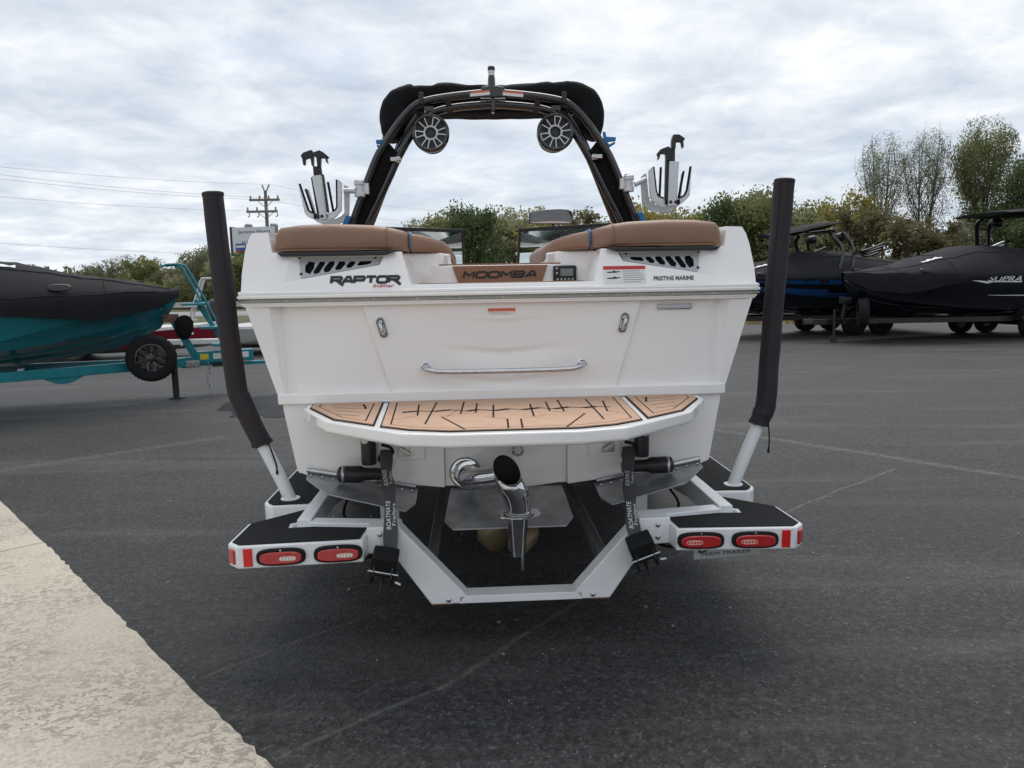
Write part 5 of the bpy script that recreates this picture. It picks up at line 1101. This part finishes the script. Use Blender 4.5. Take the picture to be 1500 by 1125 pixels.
b = MB(); b.box((.35, -.04, z0+.30), (wB-.75, .02, .55)); part('blue_panel', b, mat('sign_blue', (.03, .10, .36), .5), bb)
b = MB(); b.box((-1.30, -.06, z0+.68), (1.0, .02, .60)); part('emblem', b, mat('sign_blue', (.03, .10, .36), .5), bb)
b = MB(); b.box((-1.30, -.075, z0+.72), (.86, .01, .20)); part('emblem_strip', b, WINK, bb)
b = MB(); b.box((-1.30, -.06, z0+.26), (1.0, .02, .20)); part('emblem_bar', b, RINK, bb)
text('lettering', 'Jeremy Hurst', INK, bb, (.1, -.045, z1-.45), X90, 3.2, .42)
text('lettering', '417-718-80', INK, bb, (-.2, -.045, z1-1.32), X90, 2.0, .24)
# far pale guard rail along the road
gr0 = thing('guard_rail', 'long pale guard rail beside the road beyond the grass', 'guard rail', (0, 0, 0))
b = MB(); b.bar((-75, 47.5, .62), (10, 45, .62), .08, .32); part('rail', b, mat('pale_rail', (.42, .41, .39), .6, .2), gr0)
for i in range(22): b = MB(); x = -74+4*i; b.box((x, 47.6-2.5*(x+75)/85+.1, .38), (.14, .14, .76)); part('post', b, WOOD, gr0)

# ------------------------------------------------------------------ trees
def leafmat(name, a, c):
    t = NT(name); n1 = t.noise(1.1, 4, .6); n2 = t.noise(9, 2, .6); v = t.math('ADD', t.math('MULTIPLY', n1, .65), t.math('MULTIPLY', n2, .35))
    t.t.links.new(t.ramp(v, [(.35, a), (.65, c)]), t.b.inputs['Base Color']); t.b.inputs['Roughness'].default_value = .7; t.b.inputs['Specular IOR Level'].default_value = .25
    tr_ = t.t.nodes.new('ShaderNodeBsdfTranslucent'); mxs = t.t.nodes.new('ShaderNodeMixShader'); mxs.inputs[0].default_value = .38; rp = t.ramp(v, [(.35, tuple(x*1.5 for x in a)), (.65, tuple(min(1, x*1.5) for x in c))])
    t.t.links.new(rp, tr_.inputs[0]); ot = t.t.nodes['Material Output']; t.t.links.new(t.b.outputs[0], mxs.inputs[1]); t.t.links.new(tr_.outputs[0], mxs.inputs[2]); t.t.links.new(mxs.outputs[0], ot.inputs[0])
    return t.m
LM = {'olive': leafmat('olive_leaves', (0.104, 0.120, 0.044), (0.244, 0.250, 0.104)), 'dark': leafmat('dark_leaves', (0.044, 0.068, 0.027), (0.116, 0.152, 0.056)), 'pale': leafmat('pale_leaves', (0.171, 0.183, 0.091), (0.366, 0.360, 0.207)),
      'yellow': leafmat('yellowing_leaves', (0.171, 0.152, 0.037), (0.366, 0.317, 0.091)), 'brown': leafmat('browning_leaves', (0.091, 0.083, 0.041), (0.213, 0.189, 0.095)), 'grey': leafmat('grey_green_leaves', (0.104, 0.116, 0.063), (0.244, 0.250, 0.146))}
BARK = mat('bark', (.105, .092, .078), .95, var=.25, vscale=3)
def quads(name, P, size, rng, m):
    n = len(P); a = rng.normal(size=(n, 3)); a /= np.linalg.norm(a, axis=1)[:, None]; b_ = rng.normal(size=(n, 3)); b_ -= a*(a*b_).sum(1)[:, None]; b_ /= np.linalg.norm(b_, axis=1)[:, None]
    sz = size*rng.uniform(.6, 1.4, n)[:, None]; a = a*sz; b_ = b_*sz*.6
    V = np.stack([P-a, P-b_*.9+a*.1, P+a, P+b_*.9+a*.1], 1).reshape(-1, 3)
    me = bpy.data.meshes.new(name); me.vertices.add(4*n); me.vertices.foreach_set('co', V.ravel()); me.loops.add(4*n); me.loops.foreach_set('vertex_index', np.arange(4*n)); me.polygons.add(n); me.polygons.foreach_set('loop_start', np.arange(n)*4); me.update(calc_edges=True); me.validate(); me.materials.append(m); return me
def tree_proto(seed, h, rw, base, nleaf, lsize, lm, nlimb=14, sparse=False, multi=1, dome=1.0):
    rng = np.random.default_rng(seed); rd = random.Random(seed); b = MB(); tips = []
    cz = (h+base)/2; ch = (h-base)/2
    def inside_pt():
        while True:
            p = rng.uniform(-1, 1, 3)
            if (p*p).sum() < 1: return Vector((p[0]*rw, p[1]*rw, cz+p[2]*ch))
    for k in range(multi):
        lean = Vector((rd.uniform(-1, 1), rd.uniform(-1, 1), 0))*(.35*rw if multi > 1 else .10*rw); x0 = Vector((rd.uniform(-.3, .3), rd.uniform(-.3, .3), 0))*(multi > 1)
        tp = [x0, x0+lean*.25+Vector((0, 0, h*.3)), x0+lean*.6+Vector((0, 0, h*.6)), x0+lean+Vector((0, 0, h*.92))]; tp = crom(tp, 4); r0 = .018*h/(multi**.4)
        b.tube(tp, [r0*(1-.9*i/(len(tp)-1)) for i in range(len(tp))], 7)
        for j in range(nlimb):
            t = rd.uniform(.22 if dome == 1 else .34, .85); i = int(t*(len(tp)-1)); st = tp[i]; an = rd.uniform(0, 6.283); zt = st.z+(h-st.z)*rd.uniform(.35, .85)
            rr = rw*math.sqrt(max(.05, 1-((zt-cz)/ch)**2))*rd.uniform(.6, .95) if abs(zt-cz) < ch else rw*.3
            en_ = Vector((math.cos(an)*rr, math.sin(an)*rr, zt))+lean*.5; md = st.lerp(en_, .5)+Vector((math.cos(an), math.sin(an), 0))*rr*.16
            q = crom([st, md, en_], 4); r1 = r0*.42*(1-t*.6); b.tube(q, [r1*(1-.85*u/(len(q)-1)) for u in range(len(q))], 5); tips += q[3:]
            for e in range(4):
                s0 = q[rd.randint(2, len(q)-2)]; e0 = s0+Vector((rd.uniform(-1, 1)*.32*rw, rd.uniform(-1, 1)*.32*rw, rd.uniform(.15, 1.0)*.14*h)); b.tube([s0, (s0+e0)/2+Vector((0, 0, .02*h)), e0], [r1*.35, r1*.25, r1*.08], 4); tips += [(s0+e0)/2, e0]
    tips = [p for p in tips if p.z > base*.8]
    P = []; nc = max(1, nleaf//26)
    for i in range(nc):
        c = rd.choice(tips) if rd.random() < (.85 if sparse else .55) else inside_pt()
        sg = (.030 if sparse else .045)*h*rd.uniform(.6, 1.5); P.append(np.array(c)+np.clip(rng.normal(size=(26, 3)), -1.7, 1.7)*np.array([sg, sg, sg*.8]))
    P = np.concatenate(P); P = P[P[:, 2] > base*.5]
    if dome > 1: P = P[(P[:, 0]/rw)**2+(P[:, 1]/rw)**2+((P[:, 2]-cz)/ch)**2 < dome]
    tm = b.mesh('trunk'); tm.materials.append(BARK)
    return tm, quads('crown', P, lsize, rng, lm), h
PROT = {'round': tree_proto(1, 6, 2.6, .5, 9000, .10, LM['olive']), 'dark': tree_proto(2, 7, 2.7, .3, 12000, .11, LM['dark']), 'pale': tree_proto(3, 7, 2.3, .4, 7000, .10, LM['pale'], sparse=True, multi=2), 'yellow': tree_proto(4, 5.5, 2.2, .4, 5500, .10, LM['yellow']),
        'brown': tree_proto(5, 5, 2.2, .3, 5000, .09, LM['brown'], sparse=True), 'bare': tree_proto(6, 12, 2.5, 4.6, 13000, 0.055, LM['grey'], nlimb=17, sparse=True, multi=2, dome=1.12), 'tall': tree_proto(7, 12.5, 2.9, 3.4, 22000, 0.072, LM['olive'], nlimb=20, sparse=True, multi=2, dome=1.10),
        'ever': tree_proto(8, 10, 3.0, .3, 15000, .10, LM['dark'], nlimb=20), 'wisp': tree_proto(9, 5.5, 2.0, .6, 2600, .09, LM['grey'], sparse=True, multi=2), 'grey': tree_proto(10, 7, 2.5, .4, 8000, .10, LM['grey'])}
TLAB = {'round': 'rounded olive green tree in the far tree line', 'dark': 'dense dark green tree in the far tree line', 'pale': 'loose pale green tree in the far tree line', 'yellow': 'yellowing tree in the far tree line', 'brown': 'low browning tree in the far tree line', 'bare': 'tall half bare tree with thin leaves against the sky',
        'tall': 'tallest leafy tree with domed olive crown', 'ever': 'dark green conical tree beside the tallest domed tree', 'wisp': 'wispy small tree with few leaves', 'grey': 'grey green tree in the far tree line'}
TUNI = {140: 'wispy small tree showing over the highest part of the teal boat cover', 170: 'wispy small tree beside the round olive tree, on the side of the teal boat cover', 212: 'solitary round olive tree beyond the bow of the covered teal boat', 243: 'low browning tree between the round olive tree and the teal ladder', 262: 'pale loose tree behind the top of the teal boarding ladder', 283: 'wispy thin tree rising above the teal ladder handrails',
        693: 'darkest dense tree framed between the windshield halves', 805: 'yellowing tree right under the rear view mirror', 848: 'rust brown tree between the mirror and the black tower leg', 948: 'yellowing tree behind the silver board rack with uneven hooks', 1238: 'yellowing tree at the foot of the half bare tall trees',
        1288: 'tall half bare tree, farther one from the tallest domed tree', 1345: 'tall half bare tree, next to the tallest domed tree', 1430: 'tallest tree with a domed olive crown above the flat black canopy', 1500: 'dark green tree beside the tallest domed tree', 722: 'pale loose tree just beside the darkest tree in the windshield gap', 1262: 'low browning tree under the half bare tree farther from the domed tree', 1065: 'dense dark green tree beside the padded pole with wrinkled hem', 1122: 'grey green tree half hidden by the padded pole with wrinkled hem', 385: 'dense dark tree right below the white billboard'}
def put_tree(px, py, D, kind, wx=1.0, rot=None):
    tm, cm, h = PROT[kind]; g = UW(px, 420, D, 1); top = UW(px, py, D, 1).z; s = top/(h*.985)
    t = thing('tree', TUNI.get(px, TLAB[kind]), 'tree', (g.x, D, -.03), rot if rot is not None else (px*1.37) % 6.28, kind+' trees of the background'); t.scale = (s*wx, s*wx, s)
    link('trunk', tm, None, t); link('crown', cm, None, t)
for a in ((140, 384, 78, 'wisp', 1.1), (170, 378, 80, 'wisp', 1), (212, 377, 74, 'round', 1.15), (243, 398, 70, 'brown', 1.3), (262, 402, 66, 'pale', 1.4), (283, 368, 62, 'wisp', 1.3), (300, 362, 60, 'grey', 1), (322, 380, 58, 'pale', 1.1), (340, 372, 60, 'round', 1), (362, 368, 66, 'dark', .9), (385, 382, 62, 'dark', 1), (425, 392, 62, 'dark', 1.1),
          (625, 322, 52, 'pale', 1), (655, 312, 54, 'round', .9), (693, 303, 48, 'dark', .9), (722, 312, 55, 'pale', 1), (752, 302, 54, 'pale', 1.05), (782, 304, 56, 'pale', .9), (805, 322, 47, 'yellow', 1), (848, 309, 50, 'brown', 1.0), (880, 325, 52, 'grey', 1), (908, 330, 50, 'round', 1),
          (948, 292, 48, 'yellow', 1), (975, 310, 50, 'round', .9), (1005, 306, 52, 'pale', 1), (1035, 308, 48, 'yellow', .9), (1065, 296, 46, 'dark', .9), (1098, 282, 46, 'round', .9), (1122, 280, 50, 'grey', .9), (1150, 300, 45, 'round', 1), (1180, 312, 43, 'pale', 1), (1208, 300, 45, 'yellow', .85), (1238, 278, 46, 'yellow', .75), (1262, 306, 42, 'brown', 1.1),
          (1288, 196, 46, 'bare', .78), (1345, 190, 46, 'bare', .80), (1325, 318, 40, 'brown', 1.2), (1365, 325, 40, 'brown', 1.1), (1430, 173, 45, 'tall', .80), (1500, 228, 41, 'ever', .72), (1455, 300, 42, 'dark', 1), (1545, 215, 42, 'ever', 1), (1400, 330, 41, 'grey', 1), (1520, 320, 38, 'dark', 1.2)): put_tree(*a)
# tangled thicket and far wood that read as one mass
rng = np.random.default_rng(11)
def thicket(name, x0, x1, D0, D1, h, n, lm, lab, sz=.11):
    P = np.empty((n, 3)); P[:, 0] = rng.uniform(x0, x1, n); P[:, 1] = D0+(D1-D0)*(P[:, 0]-x0)/(x1-x0)+rng.uniform(0, 5, n)
    hh = np.array([h*(.72+.45*mnoise.noise((x*.33, y*.2, 1))+.2*mnoise.noise((x*1.3, y, 5))) for x, y in P[:, :2]]); P[:, 2] = hh*np.sqrt(rng.uniform(0, 1, n))-.05
    o = link(name, quads(name, P, sz, rng, lm), None); o['kind'] = 'stuff'; tag(o, lab, 'undergrowth')
thicket('thicket', 5, 36, 37, 33, 3.0, 46000, LM['brown'], 'tangled brown green undergrowth behind the covered boats', .085)
thicket('hedge_thicket', -12, 8, 46, 44, 2.7, 18000, LM['dark'], 'dense green undergrowth seen over the white boat', .09)
thicket('roadside_brush', -62, -10, 66, 58, 2.6, 30000, LM['olive'], 'low green brush along the far road', .16)
thicket('far_wood', -160, 140, 130, 120, 6.5, 40000, LM['grey'], 'far grey green wood closing the horizon', .38)
# strip of dry tall grass at the lot edge
n = 26000; P = np.empty((n, 3)); P[:, 0] = rng.uniform(4, 40, n); P[:, 1] = 26.6-(P[:, 0]-6)*.036+rng.uniform(0, 5, n)**1.3; hgt = rng.uniform(.10, .34, n); P[:, 2] = -.03
an = rng.uniform(0, 6.28, n); wv = np.stack([np.cos(an), np.sin(an), np.zeros(n)], 1)*.012; tipv = np.stack([rng.normal(0, .08, n), rng.normal(0, .08, n), hgt], 1)
V = np.stack([P-wv, P+wv, P+tipv], 1).reshape(-1, 3); me = bpy.data.meshes.new('tall_grass'); me.vertices.add(3*n); me.vertices.foreach_set('co', V.ravel()); me.loops.add(3*n); me.loops.foreach_set('vertex_index', np.arange(3*n)); me.polygons.add(n); me.polygons.foreach_set('loop_start', np.arange(n)*3); me.update(calc_edges=True)
me.materials.append(mat('dry_grass_blades', (.30, .23, .11), .9, var=.3, vscale=.8)); o = link('tall_grass', me, None); o['kind'] = 'stuff'; tag(o, 'dry tan grass along the edge of the parking lot', 'grass')
